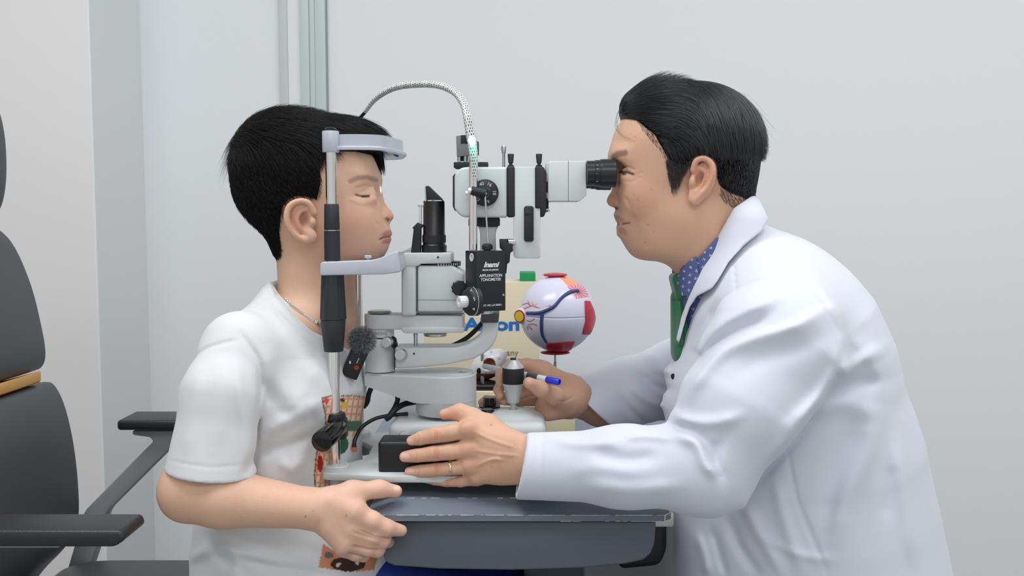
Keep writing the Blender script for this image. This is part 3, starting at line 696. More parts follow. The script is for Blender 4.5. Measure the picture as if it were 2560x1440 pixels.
for (p, q_) in zip(top, top[1:]+top[:1]):
    n_ = 8 if abs(p[0]-q_[0]) > .05 else 1
    for i in range(n_): pl.append((p[0]+(q_[0]-p[0])*i/n_, p[1]+(q_[1]-p[1])*i/n_))
v1 = [t.verts.new((x, y, zt2)) for x, y in pl]; v0 = [t.verts.new((x, y, zb_(x))) for x, y in pl]; n = len(pl)
t.faces.new(v1); 
for i in range(n): t.faces.new((v0[i], v0[(i+1) % n], v1[(i+1) % n], v1[i]))
bc = t.verts.new((cx, S0, Z_(996)))
for i in range(n): t.faces.new((v0[(i+1) % n], v0[i], bc))
bmesh.ops.recalc_face_normals(t, faces=t.faces); bmesh.ops.bevel(t, geom=[e for e in t.edges if all(v.co.z > zt2-1e-5 for v in e.verts)], offset=.003, segments=3, affect='EDGES')
b = B(); join_bm(b, t); obj('lower_arm', b, ENAMEL, sl, 35)
b = B(); x7, _, z7 = Q(1160, 928, S0+.01); lathe(b, [(0, .0075), (.0006, .0075), (.0006, .005), (.0014, .0045), (.0014, 0)], (x7, S0, zt2), seg=24); obj('arm_bolt', b, STEEL, sl)
# pivot column
pc = Q(950, 880, S0)[0]
b = B(); lathe(b, [(0, .0215), (Z_(870)-Z_(925), .0205), (Z_(846)-Z_(925), .0195), (Z_(843)-Z_(925), .0188)], (pc, S0, Z_(926)), seg=48); obj('pivot_column', b, ENAMEL, sl)
b = B(); lathe(b, [(0, .0190), (.0006, .0196), (.0012, .0190)], (pc, S0, Z_(843)), seg=48); obj('seam_ring', b, BLACK, sl)
b = B(); lathe(b, [(0, .0185), (Z_(820)-Z_(842), .0185)], (pc+.002, S0, Z_(842)), seg=48); sr = obj('scale_ring', b, mat('scale_ring_white', (214, 220, 218), .4), sl)
b = B()
for i in range(11): a = -1.9+i*.09; box(b, (pc+.002+.0186*math.cos(a), S0+.0186*math.sin(a), Z_(830)), (.0004, .0006, .006 if i % 5 == 0 else .004), rot=Matrix.Rotation(a, 3, 'Z'))
obj('graduation', b, mat('grey_ink', (120, 124, 126), .6), sr)
b = B(); lathe(b, [(0, .010), (.001, .0165), (.0028, .0172), (.0040, .016), (.0045, .010)], (pc, S0, Z_(783)), seg=48); obj('top_cap', b, STEEL, sl)
# illumination arm: flat arm to the lamp housing
t = []; xr2 = Q(1160, 800, S0)[0]; hw = .021
pl = [(pc+.0215*math.cos(a), S0+.0215*math.sin(a)) for a in np.linspace(math.pi*1.5, math.pi*.5, 20)]+[(Q(1000, 800, S0)[0], S0+hw), (xr2, S0+.030), (xr2, S0-.030), (Q(1040, 800, S0)[0], S0-.026), (Q(1000, 800, S0)[0], S0-hw)]
b = B(); slab(b, pl, Z_(820), Z_(784), bev=.002, seg=3); 
prism(b, [(1004, 818), (1160, 818), (1160, 832), (1012, 834), (1004, 828)], S0-.030, S0+.030, bev=.0015, yref=S0-.03); obj('illumination_arm', b, ENAMEL, sl)
y0 = S0-.032
b = B(); prism(b, [(1003, 655), (1041, 655), (1041, 790), (1003, 790)], y0, S0+.032, bev=.004, seg=3); prism(b, [(1003, 633), (1124, 632), (1128, 636), (1128, 658), (1052, 660), (1044, 666), (1003, 666)], y0-.001, S0+.033, bev=.003, seg=3); 
obj('housing_bracket', b, ENAMEL, sl)
b = B(); prism(b, [(1043, 664), (1131, 664), (1160, 684), (1160, 781), (1043, 781)], y0+.001, S0+.031, bev=.0035, seg=3); lh = obj('lamp_housing', b, ENAMEL, sl)
b = B()
for py in (749,): prism(b, [(1043.5, py), (1160, py+1), (1160, py+1.8), (1043.5, py+.8)], y0+.0006, y0+.0035)
prism(b, [(1043.5, 781), (1160.5, 783), (1160.5, 784.4), (1043.5, 782.4)], y0+.0004, y0+.0035); prism(b, [(1041.5, 664), (1042.8, 664), (1042.8, 781), (1041.5, 781)], y0+.0006, y0+.004); obj('seam', b, mat('seam_grey', (96, 104, 104), .6), lh)
b = B(); c = Q(1092, 657, S0); lathe(b, [(Z_(662)-Z_(657), .020), (0, .020)], (c[0]+.003, S0, c[2]), seg=48); lathe(b, [(0, .0285), (Z_(653)-Z_(664), .0285)], (c[0]+.006, S0, Z_(664)), seg=64); dr = obj('filter_dial', b, BLACK, sl)
b = B()
for i in range(9): a = -1.62+i*.13; box(b, (c[0]+.006+.0286*math.cos(a), S0+.0286*math.sin(a), Z_(659)), (.0006, .0014, .0034), rot=Matrix.Rotation(a, 3, 'Z'))
obj('marking', b, PRINT, dr)
b = B(); c = Q(1088, 836, S0); lathe(b, [(0, .015), (.0008, .0165), (.004, .0168)], (c[0], S0, Z_(840)), seg=40); obj('bottom_cap', b, STEEL, sl)
b = B(); cyl(b, (X_(1038), S0, Z_(833)), (X_(1038), S0, Z_(867)), .0028); lathe(b, [(0, .0034), (.0012, .0034)], (X_(1038), S0, Z_(838)), seg=16); obj('stop_pin', b, STEEL, sl)
for px, py in ((1095, 643), (1035, 884)):
    b = B(); yy = y0-.0012 if py < 700 else S0-.0222; p = Q(px, py, yy); lathe(b, [(0, .0014), (.0006, .0014)], p, (0, -1, 0), 16); obj('screw_hole', b, BLACKM, sl)
# illumination head
hx = X_(1086); rr = lambda p: p*S0/F
b = B(); Zh = Z_
lathe(b, [(Zh(a)-Zh(632), rr(r_)) for a, r_ in ((632, 31), (614, 31.5), (611, 28), (608, 27.5), (606, 28.5), (588, 28.8), (586, 27.2), (506, 26.6), (502, 25.5))], (hx, S0, Zh(632)), seg=56); ih = obj('illumination_head', b, BLACK, sl)
b = B(); lathe(b, [(0, rr(29.2)), (.0104, rr(29.2))], (hx, S0, Zh(606)), seg=80, flute=.012, fn=40); obj('focus_ring', b, BLACKM, ih)
b = B(); t0 = [(1066, 503), (1064, 466), (1070, 464), (1074, 468), (1103, 496), (1106, 503)]; prism(b, t0, S0-.014, S0+.014, bev=.0006); obj('mirror_holder', b, BLACKM, ih)
b = B(); prism(b, [(1062.5, 503), (1061.5, 465), (1064, 465), (1066, 503)], S0-.013, S0+.013); prism(b, [(1068, 503), (1070, 500), (1104, 500), (1104, 503)], S0-.0145, S0-.0142); obj('mirror', b, STEEL, ih)
b = B(); cyl(b, (X_(1053), S0-.004, Zh(512)), (X_(1053), S0-.004, Zh(575)), .0022); cyl(b, (X_(1047), S0-.004, Zh(512)), (X_(1062), S0-.004, Zh(512)), .0032); obj('tilt_pin', b, WHITEP, ih)
b = B(); prism(b, [(1027, 632), (1034, 572), (1030, 570), (1044, 556), (1058, 563), (1052, 572), (1051, 632)], S0-.010, S0+.006, bev=.001); obj('tilt_lever', b, BLACKM, sl)
b = B(); c = Q(1147, 720, 1.262); lathe(b, [(0, .0080), (.0015, .0105), (.010, .0105), (.0115, .009)], c, (.15, -1, .05), 60, flute=.045, fn=10); obj('slit_width_knob', b, BLACK, sl)
# fixing knobs
def faceknob(px, py, y, r_, m0=STEEL):
    b = B(); c = Q(px, py, y); lathe(b, [(-.006, r_), (.003, r_), (.0045, r_*.92), (.0045, 0)], c, (-.25, -1, -.05), 30); obj('fixing_knob', b, ENAMEL, sl)
    b = B(); lathe(b, [(-.0061, r_*1.12), (.0005, r_*1.12)], c, (-.25, -1, -.05), 30); obj('knob_collar', b, STEEL, sl)
faceknob(967, 856, S0-.025, .0068); faceknob(1001, 887, S0-.028, .0072)
b = B(); cyl(b, Q(980, 850, S0-.012), Q(984, 862, S0+.0), .0065); obj('side_knob', b, BLACK, sl)
# microscope arm: horizontal then curving up
b = B(); prism(b, [(986, 868), (1140, 868), (1175, 858), (1198, 842), (1206, 824), (1207, 803), (1246, 803), (1244, 838), (1234, 862), (1212, 884), (1180, 899), (1120, 912), (1040, 920), (986, 923)], S0-.022, S0+.022, bev=.004, seg=3, yref=S0-.022); obj('microscope_arm', b, ENAMEL, sl, 45)
b = B(); prism(b, [(985, 868), (986.6, 868), (986.6, 924), (985, 924)], S0-.0226, S0-.018); prism(b, [(986, 887), (989, 890), (988, 895), (985, 895)], S0-.024, S0-.021); obj('cable_tie', b, BLACK, sl)
b = B(); prism(b, [(1202, 783), (1248, 783), (1246, 807), (1204, 807)], S0-.025, S0+.02, bev=.002, yref=S0-.025); obj('arm_sleeve', b, mat('dark_grey_plastic', (66, 68, 70), .5), sl)
b = B(); prism(b, [(1207, 640), (1238, 640), (1238, 785), (1207, 785)], S0-.015, S0+.015, bev=.002, yref=S0-.015); obj('upright', b, ENAMEL, sl)
# microscope
mh = .038
b = B(); pf = [(1136, 436), (1150, 420), (1166, 417), (1268, 417), (1268, 544), (1166, 544), (1152, 541), (1136, 523)]
prism(b, pf, S0-mh, S0+mh, bev=.006, seg=4, yref=S0-mh); mb = obj('microscope_body', b, ENAMEL, sl, 50)
b = B(); prism(b, [(1131, 440), (1137, 432), (1137, 528), (1131, 516)], S0-mh+.006, S0+mh-.006, bev=.001, yref=S0-mh); obj('objective_rim', b, BLACK, mb)
b = B(); prism(b, [(1267, 415), (1287, 415), (1287, 543), (1267, 543)], S0-mh-.001, S0+mh+.001, bev=.003, seg=3, yref=S0-mh); obj('spacer_ring', b, BLACKM, sl)
b = B(); prism(b, [(1286, 417), (1338, 417), (1338, 520), (1351, 520), (1351, 640), (1347, 646), (1290, 646), (1284, 640), (1284, 545), (1287, 543)], S0-mh+.001, S0+mh-.001, bev=.003, seg=3, yref=S0-mh); obj('beam_splitter', b, ENAMEL, sl, 45)
b = B(); prism(b, [(1337, 520), (1351, 520), (1351, 646), (1337, 646)], S0-mh+.003, S0+mh-.003, bev=.002, yref=S0-mh); obj('back_plate', b, ENAMEL_D, sl)
b = B(); prism(b, [(1338, 416), (1358, 416), (1366, 430), (1366, 528), (1360, 542), (1352, 543), (1352, 521), (1338, 521)], S0-mh-.001, S0+mh+.001, bev=.003, seg=3, yref=S0-mh); cyl(b, Q(1364, 470, S0), Q(1370, 470, S0), .034); obj('binocular_mount', b, BLACKM, sl)
b = B(); prism(b, [(1370, 408), (1374, 403), (1464, 402), (1466, 406), (1466, 488), (1450, 503), (1370, 503)], S0-.036, S0+.036, bev=.005, seg=4, yref=S0-.036); prism(b, [(1366, 410), (1372, 405), (1372, 500), (1366, 495)], S0-.033, S0+.033, bev=.001, yref=S0-.036); tbx = obj('binocular_tube', b, ENAMEL, sl, 45)
b = B(); prism(b, [(1420.5, 402.5), (1421.5, 402.5), (1421.5, 503.3), (1420.5, 503.3)], S0-.0363, S0-.030); obj('seam', b, MATS['seam_grey'], tbx)
for i, y in enumerate((S0-.031, S0+.031)):
    b = B(); c = Q(1466, 433, y) if i == 0 else Q(1466, 436, S0-.031); c = (c[0], y, c[2])
    lathe(b, [(0, .0155), (.0005, .0172), (.011, .0172), (.0115, .0180), (.018, .0182), (.0185, .0190), (.022, .0195), (.0395, .0197), (.0405, .0188), (.0405, .012), (.034, .012)], c, (1, 0, 0), 56); e = obj('eyepiece', b, mat('eyepiece_black', (30, 31, 40), .28), sl)
    b = B()
    for k in range(5): box(b, (c[0]+.0135, c[1]-.0181*math.cos(-.3+k*.25), c[2]-.0181*math.sin(-.6+k*.33)), (.0022, .0005, .0005))
    if i == 0: obj('diopter_mark', b, PRINT, e)
    else: b.free()
    b = B(); lathe(b, [(.0405-.006, .0118), (.0405-.006, 0)], c, (1, 0, 0), 30); obj('lens', b, mat('dark_glass', (10, 12, 20), .03), e)
for px in (1277, 1347.5):
    b = B(); x, _, z = Q(px, 416, S0-.006); lathe(b, [(-.001, .0045), (.0015, .0045), (.002, .0025), (.0045, .0025), (.005, .0036), (.0165, .0046), (.0175, .0040)], (x, S0-.006, z), seg=20); obj('lock_lever', b, GRIP, sl)
b = B(); x, _, z = Q(1259.5, 413, S0); lathe(b, [(-.004, .0022), (.016, .0022), (.0175, .0030), (.022, .0036), (.0262, .0036), (.0275, .003)], (x, S0, z), seg=16); obj('tonometer_pin', b, STEEL, sl)
# magnification drum and prism measuring arm
dc = Q(1213, 482, S0-mh-.0045); b = B(); lathe(b, [(-.006, .0180), (0, .0186), (.0035, .0182), (.0045, .0165), (.0045, 0)], dc, (0, -1, 0), 56); dm = obj('magnification_drum', b, BLACK, sl)
for s_, a in (('10', 0), ('16', 62), ('40', 112), ('10', 222), ('6', 290)):
    aa = math.radians(a); text(s_, (dc[0]+.0125*math.cos(aa), dc[1]-.0050, dc[2]+.0125*math.sin(aa)), (math.sin(aa), 0, -math.cos(aa)), (math.cos(aa), 0, math.sin(aa)), .0048, PRINT, dm, 'number', .0001)
b = B(); hp = Q(1213, 484, S0-mh-.013); lathe(b, [(-.009, .008), (.002, .0088), (.004, .007)], hp, (0, -1, 0), 30); tube(b, [hp, Q(1178, 476, S0-mh-.016)], [.0075, .0058], 20, smooth=0); obj('measuring_arm_hub', b, BLACK, sl)
b = B(); tube(b, [Q(1180, 476, S0-mh-.016), Q(1172, 478, S0-mh-.016)], .0042, 16, smooth=0); tube(b, [Q(1170, 483, S0-mh-.014), Q(1164, 483, S0-mh-.014)], .0030, 16, smooth=0); obj('tonometer_prism', b, mat('clear_plastic', (220, 226, 232), .1, coat=.5), sl)
b = B(); tube(b, [Q(1213, 490, S0-mh-.017), Q(1217, 560, S0-mh-.018), Q(1220, 606, S0-mh-.020)], .0014, 10); lathe(b, [(0, .0022), (.0015, .0022), (.002, .001)], Q(1213, 484, S0-mh-.017), (0, -1, 0), 12); obj('sensor_rod', b, STEEL, sl)
# twin chrome guide rods rising in front of the body
ya = S0-mh-.010
for px, r_ in ((1179, .0036), (1187, .0034)): b = B(); cyl(b, Q(px, 628, ya), Q(px+.5, 396, ya), r_); obj('guide_rod', b, CHROME, sl)
# under the body
b = B(); prism(b, [(1190, 544), (1249, 544), (1249, 566), (1190, 566)], S0-.024, S0+.024, bev=.002, yref=S0-.024); prism(b, [(1171, 547), (1176, 547), (1176, 565), (1171, 565)], S0-.03, S0-.02, bev=.0005); prism(b, [(1171, 550), (1190, 550), (1190, 562), (1171, 562)], S0-.022, S0-.018); obj('dovetail_mount', b, BLACKM, sl)
b = B(); prism(b, [(1194, 566), (1246, 566), (1240, 574), (1238, 590), (1240, 640), (1200, 640), (1200, 590), (1199, 574)], S0-.018, S0+.018, bev=.002, yref=S0-.018); obj('neck', b, ENAMEL, sl)
b = B(); prism(b, [(1310, 519), (1314, 515), (1330, 515), (1334, 519), (1334, 600), (1330, 604), (1314, 604), (1310, 600)], S0-mh-.003, S0-mh+.004, bev=.0012, yref=S0-mh); prism(b, [(1312, 533), (1332, 533), (1332, 536), (1312, 536)], S0-mh-.0038, S0-mh-.002, yref=S0-mh); obj('slider', b, BLACKM, sl)
b = B(); lathe(b, [(0, .0014), (.004, .0014), (.004, .0028), (.0055, .003)], Q(1364, 524, S0-.03), (1, 0, 0), 16); obj('lock_screw', b, STEEL, sl)
b = B(); prism(b, [(1248, 598), (1268, 598), (1268, 606), (1282, 610), (1283, 628), (1276, 632), (1274, 656), (1268, 660), (1266, 684), (1258, 684), (1262, 632), (1249, 620)], S0-.045, S0-.02, bev=.001, yref=S0-.045); obj('tonometer_bracket', b, BLACKM, sl)
b = B(); tube(b, [Q(1267, 606, S0-.04), Q(1285, 606, S0-.034)], .0050, 20, smooth=0); obj('bracket_screw', b, CHROME, sl)
# swing-over mirror/yellow filter block on top
b = B(); prism(b, [(1140, 340), (1163, 337), (1163, 360), (1185, 354), (1185, 388), (1142, 391)], S0-.014, S0+.012, bev=.0006, yref=S0-.014); obj('rest_block', b, GREYM, sl)
b = B(); prism(b, [(1152, 338), (1181, 337), (1180, 353), (1152, 360)], S0-.0146, S0+.0125, bev=.0004, yref=S0-.014); prism(b, [(1190, 352), (1196, 354), (1196, 386), (1186, 386)], S0-.010, S0+.012, bev=.0004); prism(b, [(1134, 405), (1220, 405), (1220, 421), (1140, 421), (1134, 419)], S0-.012, S0+.012, bev=.001, yref=S0-.012); prism(b, [(1143, 388), (1190, 388), (1190, 402), (1143, 402)], S0-.002, S0+.008); obj('rest_bracket', b, BLACKM, sl)
for px in (1148, 1163, 1172, 1180): b = B(); cyl(b, Q(px, 386, S0-.006), Q(px, 408, S0-.006), .0024, seg=14); obj('rest_pin', b, STEEL, sl)
# ---------------------------------------------------------------- applanation tonometer
tn = thing('tonometer', 'black box-shaped tonometer with white lettering hanging in front of the microscope', 'tonometer', Q(1220, 784, 1.235))
FL, FR, FB = np.array(Q(1191, 700, 1.215)), np.array(Q(1266, 700, 1.235)), None
A0 = Q(1191, 628, 1.215); A1 = Q(1264, 621, 1.236); ztp = A0[2]; zbt = Q(1193, 780, 1.215)[2]
u = Vector((A1[0]-A0[0], A1[1]-A0[1], 0)).normalized(); nn_ = Vector((u.y, -u.x, 0)); wd = (A1[0]-A0[0])/u.x
B0 = Q(1163, 626, 1.240); dpt = .036
p0 = Vector((A0[0], A0[1], 0)); p1 = p0+u*wd; p3 = Vector((B0[0], B0[1]+.002, 0)); p2 = p1+(p3-p0)
b = B(); slab(b, [(p.x, p.y) for p in (p0, p1, p2, p3)], zbt, ztp, bev=.0007); tc_ = obj('case', b, mat('tonometer_black', (24, 27, 34), .42), tn)
def onface(px_, py_, off=.0003):
    """point on the front face seen at this pixel"""
    o = Vector((0, 0, ZC)); d = Vector(Q(px_, py_, 1.0))-o; t_ = (Vector((p0.x-o.x, p0.y-o.y, 0))).dot(nn_)/d.dot(nn_); return o+d*t_+nn_*off
sc_ = 1.225/F
text('Inami', onface(1227, 662), u, (0, 0, 1), 13*sc_, PRINT, tc_, depth=.0002, shear=.35, bold=.05, sx=1.05)
text('MADE IN JAPAN', onface(1226, 675), u, (0, 0, 1), 4.6*sc_, PRINT, tc_, depth=.0002, bold=.02)
text('APPLANATION', onface(1227, 689), u, (0, 0, 1), 7.6*sc_, PRINT, tc_, depth=.0002, sx=.90, bold=.012)
text('TONOMETER', onface(1227, 699), u, (0, 0, 1), 7.6*sc_, PRINT, tc_, depth=.0002, sx=.90, bold=.012)
text('CAT. NO. L-5110AE11', onface(1230, 763), u, (0, 0, 1), 4.6*sc_, PRINT, tc_, depth=.0002, bold=.02, sx=.92)
for a_, c_ in ((1198, 740), (1258, 737)): b = B(); lathe(b, [(0, .0016), (.0006, .0014)], onface(a_, c_), nn_, 14); obj('screw', b, STEEL, tn)
sdir = (p3-p0).normalized(); sn = Vector((sdir.y, -sdir.x, 0)); sn = sn if sn.x < 0 else -sn
def onside(px_, py_, off=.0003):
    o = Vector((0, 0, ZC)); d = Vector(Q(px_, py_, 1.0))-o; t_ = (Vector((p0.x-o.x, p0.y-o.y, 0))).dot(sn)/d.dot(sn); return o+d*t_+sn*off
b = B(); c = onside(1180, 643); lathe(b, [(0, .0055), (.0006, .0055), (.0006, .0036), (0, .0036)], c, sn, 30); obj('dial_ring', b, PRINT, tn)
b = B(); c = onside(1184, 753, 0); lathe(b, [(-.004, .0200), (.006, .0195), (.010, .0165), (.0115, .012)], c, sn, 56); wd_ = obj('force_dial', b, BLACKM, tn)
b = B()
for k in range(26):
    a = -1.3+k*.105; up_ = Vector((0, 0, 1)); fw = sn.cross(up_); r_ = .0196; p = c+sn*.0025+(fw*math.cos(a+math.pi)+up_*math.sin(a+math.pi))*r_; p_ = c+sn*.0015+(-fw*math.cos(a)+up_*math.sin(a))*.0199
    box(b, c+sn*.003+(sdir*-math.cos(a)+up_*math.sin(a))*.0198, (.0008, .0008, .0012 if k % 5 else .0016))
obj('graduation', b, PRINT, wd_)
for s_, a in (('6', 1.0), ('5', .25), ('4', -.5)):
    r_ = .0178; q_ = c+sn*.0085+(-sdir*math.cos(a)+Vector((0, 0, 1))*math.sin(a))*r_; text(s_, q_, (-sdir*.2-sn*.3+Vector((.8, -.4, 0))), (0, 0, 1), .0052, PRINT, wd_, 'number', .0002)
b = B(); lathe(b, [(.010, .0065), (.011, .0078), (.021, .0078), (.0225, .0068), (.0225, .003), (.0215, .002)], c, sn, 60, flute=.03, fn=22); obj('force_knob', b, WHITEP, tn)
b = B(); c = p1+(p3-p0)*.5+Vector((0, 0, float(Q(1268, 739, 1.25)[2]))); lathe(b, [(0, .0065), (.004, .0065), (.005, .0055)], c, -sn, 40, flute=.03, fn=18); obj('side_knob', b, WHITEP, tn)
b = B(); c = Q(1218, 622, 1.245); lathe(b, [(0, .0045), (.0015, .0045), (.0022, .0072), (.0075, .0072), (.0095, .0052), (.0100, .002)], (c[0], c[1], ztp-.0005), seg=30, flute=.04, fn=6); obj('top_knob', b, BLACK, tn)
b = B(); cyl(b, (p0+p2)/2+Vector((0, 0, zbt+.001)), (p0+p2)/2+Vector((0, 0, zbt-.0045)), .010); obj('mounting_foot', b, STEEL, tn)
# ---------------------------------------------------------------- cables
def braid_mat():
    m_ = bpy.data.materials.new('braided_sleeve'); m_.use_nodes = True; nt = m_.node_tree; bs = nt.nodes['Principled BSDF']; bs.inputs['Roughness'].default_value = .45
    a = nt.nodes.new('ShaderNodeAttribute'); a.attribute_name = 'Col'; nt.links.new(a.outputs['Color'], bs.inputs['Base Color']); return m_
BR = braid_mat()
bp_ = [Vector(Q(*p)) for p in ((912, 280, 1.37), (940, 246, 1.36), (985, 220, 1.34), (1040, 211, 1.32), (1095, 213, 1.30), (1135, 230, 1.285), (1158, 258, 1.27), (1169, 295, 1.255), (1175, 330, 1.250), (1180, 352, 1.248), (1185, 400, 1.250), (1186, 446, 1.25))]
def sleeve(path, rads, m_, name, parent):
    P = smooth_path(path, 40); n = len(P); seg = 48; vs = []; cs_ = []; prev = None; ln = 0
    for i, p in enumerate(P):
        T = (P[min(i+1, n-1)]-P[max(i-1, 0)]).normalized(); N_ = T.orthogonal().normalized() if prev is None else (prev-T*prev.dot(T)).normalized(); prev = N_; Bn = T.cross(N_)
        if i: ln += (p-P[i-1]).length
        r_ = float(np.interp(i/(n-1), np.linspace(0, 1, len(rads)), rads))
        for j in range(seg):
            a = 2*math.pi*j/seg; row = int(ln/.0042); w_ = (ln/.0042) % 1; cc = (j/seg*11+.5*(row % 2)) % 1; hole = abs(cc-.5) < .20 and abs(w_-.5) < .34
            vs.append(p+(r_-(.0003 if hole else 0))*(math.cos(a)*N_+math.sin(a)*Bn)); cs_.append(lin((62, 64, 68)) if hole else lin((218, 218, 213)))
    Fq = np.array([[i*seg+j, i*seg+(j+1) % seg, (i+1)*seg+(j+1) % seg, (i+1)*seg+j] for i in range(n-1) for j in range(seg)]); me = raw_mesh(name, np.array(vs), Fq, 4); setcol(me, np.array(cs_)); return finish(name, me, m_, parent, 0)
cb = thing('cable', 'cable in a grey braided sleeve arching over from behind the boy', 'cable', tuple(Q(1186, 440, 1.25)))
sleeve(bp_[:10], [.0032, .0040, .0046, .0050, .0050, .0050, .0054, .0060, .0066, .0068], BR, 'braided_sleeve', cb)
GL = bpy.data.materials.new('lit_sleeve'); GL.use_nodes = True; nt = GL.node_tree; bs = nt.nodes['Principled BSDF']; a = nt.nodes.new('ShaderNodeAttribute'); a.attribute_name = 'Col'; nt.links.new(a.outputs['Color'], bs.inputs['Base Color'])
sleeve(bp_[9:], [.0068, .0055, .0040], BR, 'braided_sleeve', cb)
b = B(); tube(b, [bp_[8]*.2+bp_[9]*.8+Vector((0, -.0035, 0)), bp_[9]+Vector((0, -.0042, 0)), bp_[9]*.7+bp_[10]*.3+Vector((0, -.0032, 0))], [.0048, .0052, .0030], 20, smooth=5); obj('indicator_light', b, mat('green_led', (150, 255, 220), .4, emit=(120, 255, 205), es=4), cb)
ll = bpy.data.lights.new('led', 'POINT'); ll.energy = .008; ll.color = (.1, 1, .6); ll.shadow_soft_size = .004; lo_ = bpy.data.objects.new('led', ll); COL.objects.link(lo_); lo_.location = Vector(Q(1184, 372, 1.236)) 
b = B(); tube(b, [Q(874, 345, 1.405), Q(884, 322, 1.395), Q(896, 300, 1.38), Q(914, 279, 1.37)], .0026, 12); obj('black_core', b, BLACK, cb)
def cable(label, pts, r_, m_=BLACK): b = B(); tube(b, [Q(*p) for p in pts], r_, 12); return tag(obj('cable', b, m_), label, 'cable')
cable('thin black cable curving from the base plate up to the lower arm', ((886, 1118, 1.255), (888, 1098, 1.26), (905, 1068, 1.28), (935, 1048, 1.29), (965, 1040, 1.295), (1000, 1036, 1.30), (1020, 1034, 1.30)), .0027)
cable('thick black cable looping under the lower arm', ((964, 1048, 1.285), (975, 1040, 1.285), (990, 1022, 1.29), (1012, 1010, 1.30), (1040, 1004, 1.31)), .0042, mat('blue_black_cable', (26, 30, 42), .45))
cable('short black cable hanging from the end of the lower arm', ((992, 985, 1.31), (994, 1000, 1.31), (985, 1022, 1.305), (968, 1046, 1.30)), .0036)
cable('black cable rising behind the microscope arm to the sleeve', ((1090, 872, 1.345), (1130, 864, 1.345), (1165, 846, 1.345), (1190, 824, 1.345), (1206, 806, 1.34)), .0036)
cable('black cable behind the boy beside the far post', ((930, 965, 1.39), (922, 985, 1.39), (918, 1005, 1.39), (908, 1018, 1.39)), .0040)
# ---------------------------------------------------------------- clip-on microphone
mc = thing('microphone', 'small black wireless microphone with grey fur cover clipped to the t-shirt', 'microphone', tuple(Q(888, 890, 1.236)))
u_ = (V(908, 870, 1.236)-V(880, 934, 1.236)).normalized(); yaw = Vector((0, 0, 1)); side = u_.cross(Vector((0, 1, 0))).normalized(); Rm = Matrix((side, Vector((0, 1, 0)), u_)).transposed() @ Matrix.Rotation(-.25, 3, 'Z')
cm = V(886, 907, 1.236); b = B(); box(b, cm, (.0235, .015, .042), rot=Rm, bev=.003, seg=4); mbo = obj('body', b, BLACK, mc)
fn_ = Rm @ Vector((0, -1, 0)); b = B(); lathe(b, [(0, .0030), (.0004, .0030), (.0004, .0020), (0, .0020)], cm+fn_*.0077+Rm @ Vector((-.004, 0, -.0035)), fn_, 24); obj('record_button', b, mat('red_ring', (214, 56, 40), .5), mbo)
b = B(); box(b, cm+fn_*.0076+Rm @ Vector((.0068, 0, 0)), (.0022, .0006, .0040), rot=Rm @ Matrix.Rotation(.5, 3, 'Y'), bev=.0002); box(b, cm+fn_*.0076+Rm @ Vector((-.002, 0, .006)), (.0008, .0006, .008), rot=Rm); obj('marking', b, PRINT, mbo)
ff = Field(); fc = Q(905, 850, 1.236); ff.add(ell(fc, (.0140, .0125, .0130)), 0); v, q = ff.mesh(.0016); N = vnormals(v, q); idx = RNG.choice(len(v), 3200); 
P = grow(v[idx], N[idx], lambda p: nrm(p-fc+RNG.normal(0, .006, p.shape)), RNG.uniform(.004, .0085, 3200), np.full(3200, 2.), 5, .6)
vs, fs = strand_mesh(P, np.full(3200, .00022), .5); C = np.tile(np.array(lin((92, 96, 104)))[None], (len(v)+len(vs), 1)); C[len(v):] = np.repeat(np.array([lin((x, x+3, x+8)) for x in RNG.integers(70, 200, 3200)]), 15, axis=0)
me = raw_mesh('fur_windscreen', np.concatenate([v, vs]), np.concatenate([q, fs+len(v)]), 4); setcol(me, C); finish('fur_windscreen', me, mat('fur', attr=True, rough=.9), mc, 0)
# ---------------------------------------------------------------- pen in the right hand
pn = thing('pen', 'white pen with blue cap held behind the joystick', 'pen', tuple(Q(1330, 938, 1.30)))
e0, e1 = V(1206, 915, 1.352), V(1399, 955, 1.278); d = e1-e0; L_ = d.length
b = B(); lathe(b, [(0, .0016), (.004, .0042), (L_*.5, .0046), (L_*.86, .0044)], e0, d, 24); obj('barrel', b, mat('pen_white', (222, 224, 232), .25), pn)
b = B(); lathe(b, [(L_*.60, .0047), (L_*.60+.018, .0047)], e0, d, 24); obj('printed_band', b, mat('pen_print', (70, 72, 84), .4), pn)
b = B(); lathe(b, [(L_*.84, .0046), (L_*.845, .0050), (L_*.985, .0050), (L_, .0042), (L_, .003), (L_*.96, .003)], e0, d, 24); obj('end_cap', b, mat('pen_blue', (44, 60, 214), .3), pn)

# the slit beam of the instrument itself, leaving the mirror towards the eyes
sp_ = bpy.data.lights.new('slit_beam', 'SPOT'); sp_.energy = .9; sp_.color = (1, .86, .62); sp_.spot_size = math.radians(10); sp_.spot_blend = .3; sp_.shadow_soft_size = .001
so = bpy.data.objects.new('slit_beam', sp_); COL.objects.link(so); so.location = Q(1056, 480, 1.310); so.rotation_euler = (Vector(Q(950, 474, 1.300))-Vector(Q(1056, 480, 1.310))).to_track_quat('-Z', 'Y').to_euler()
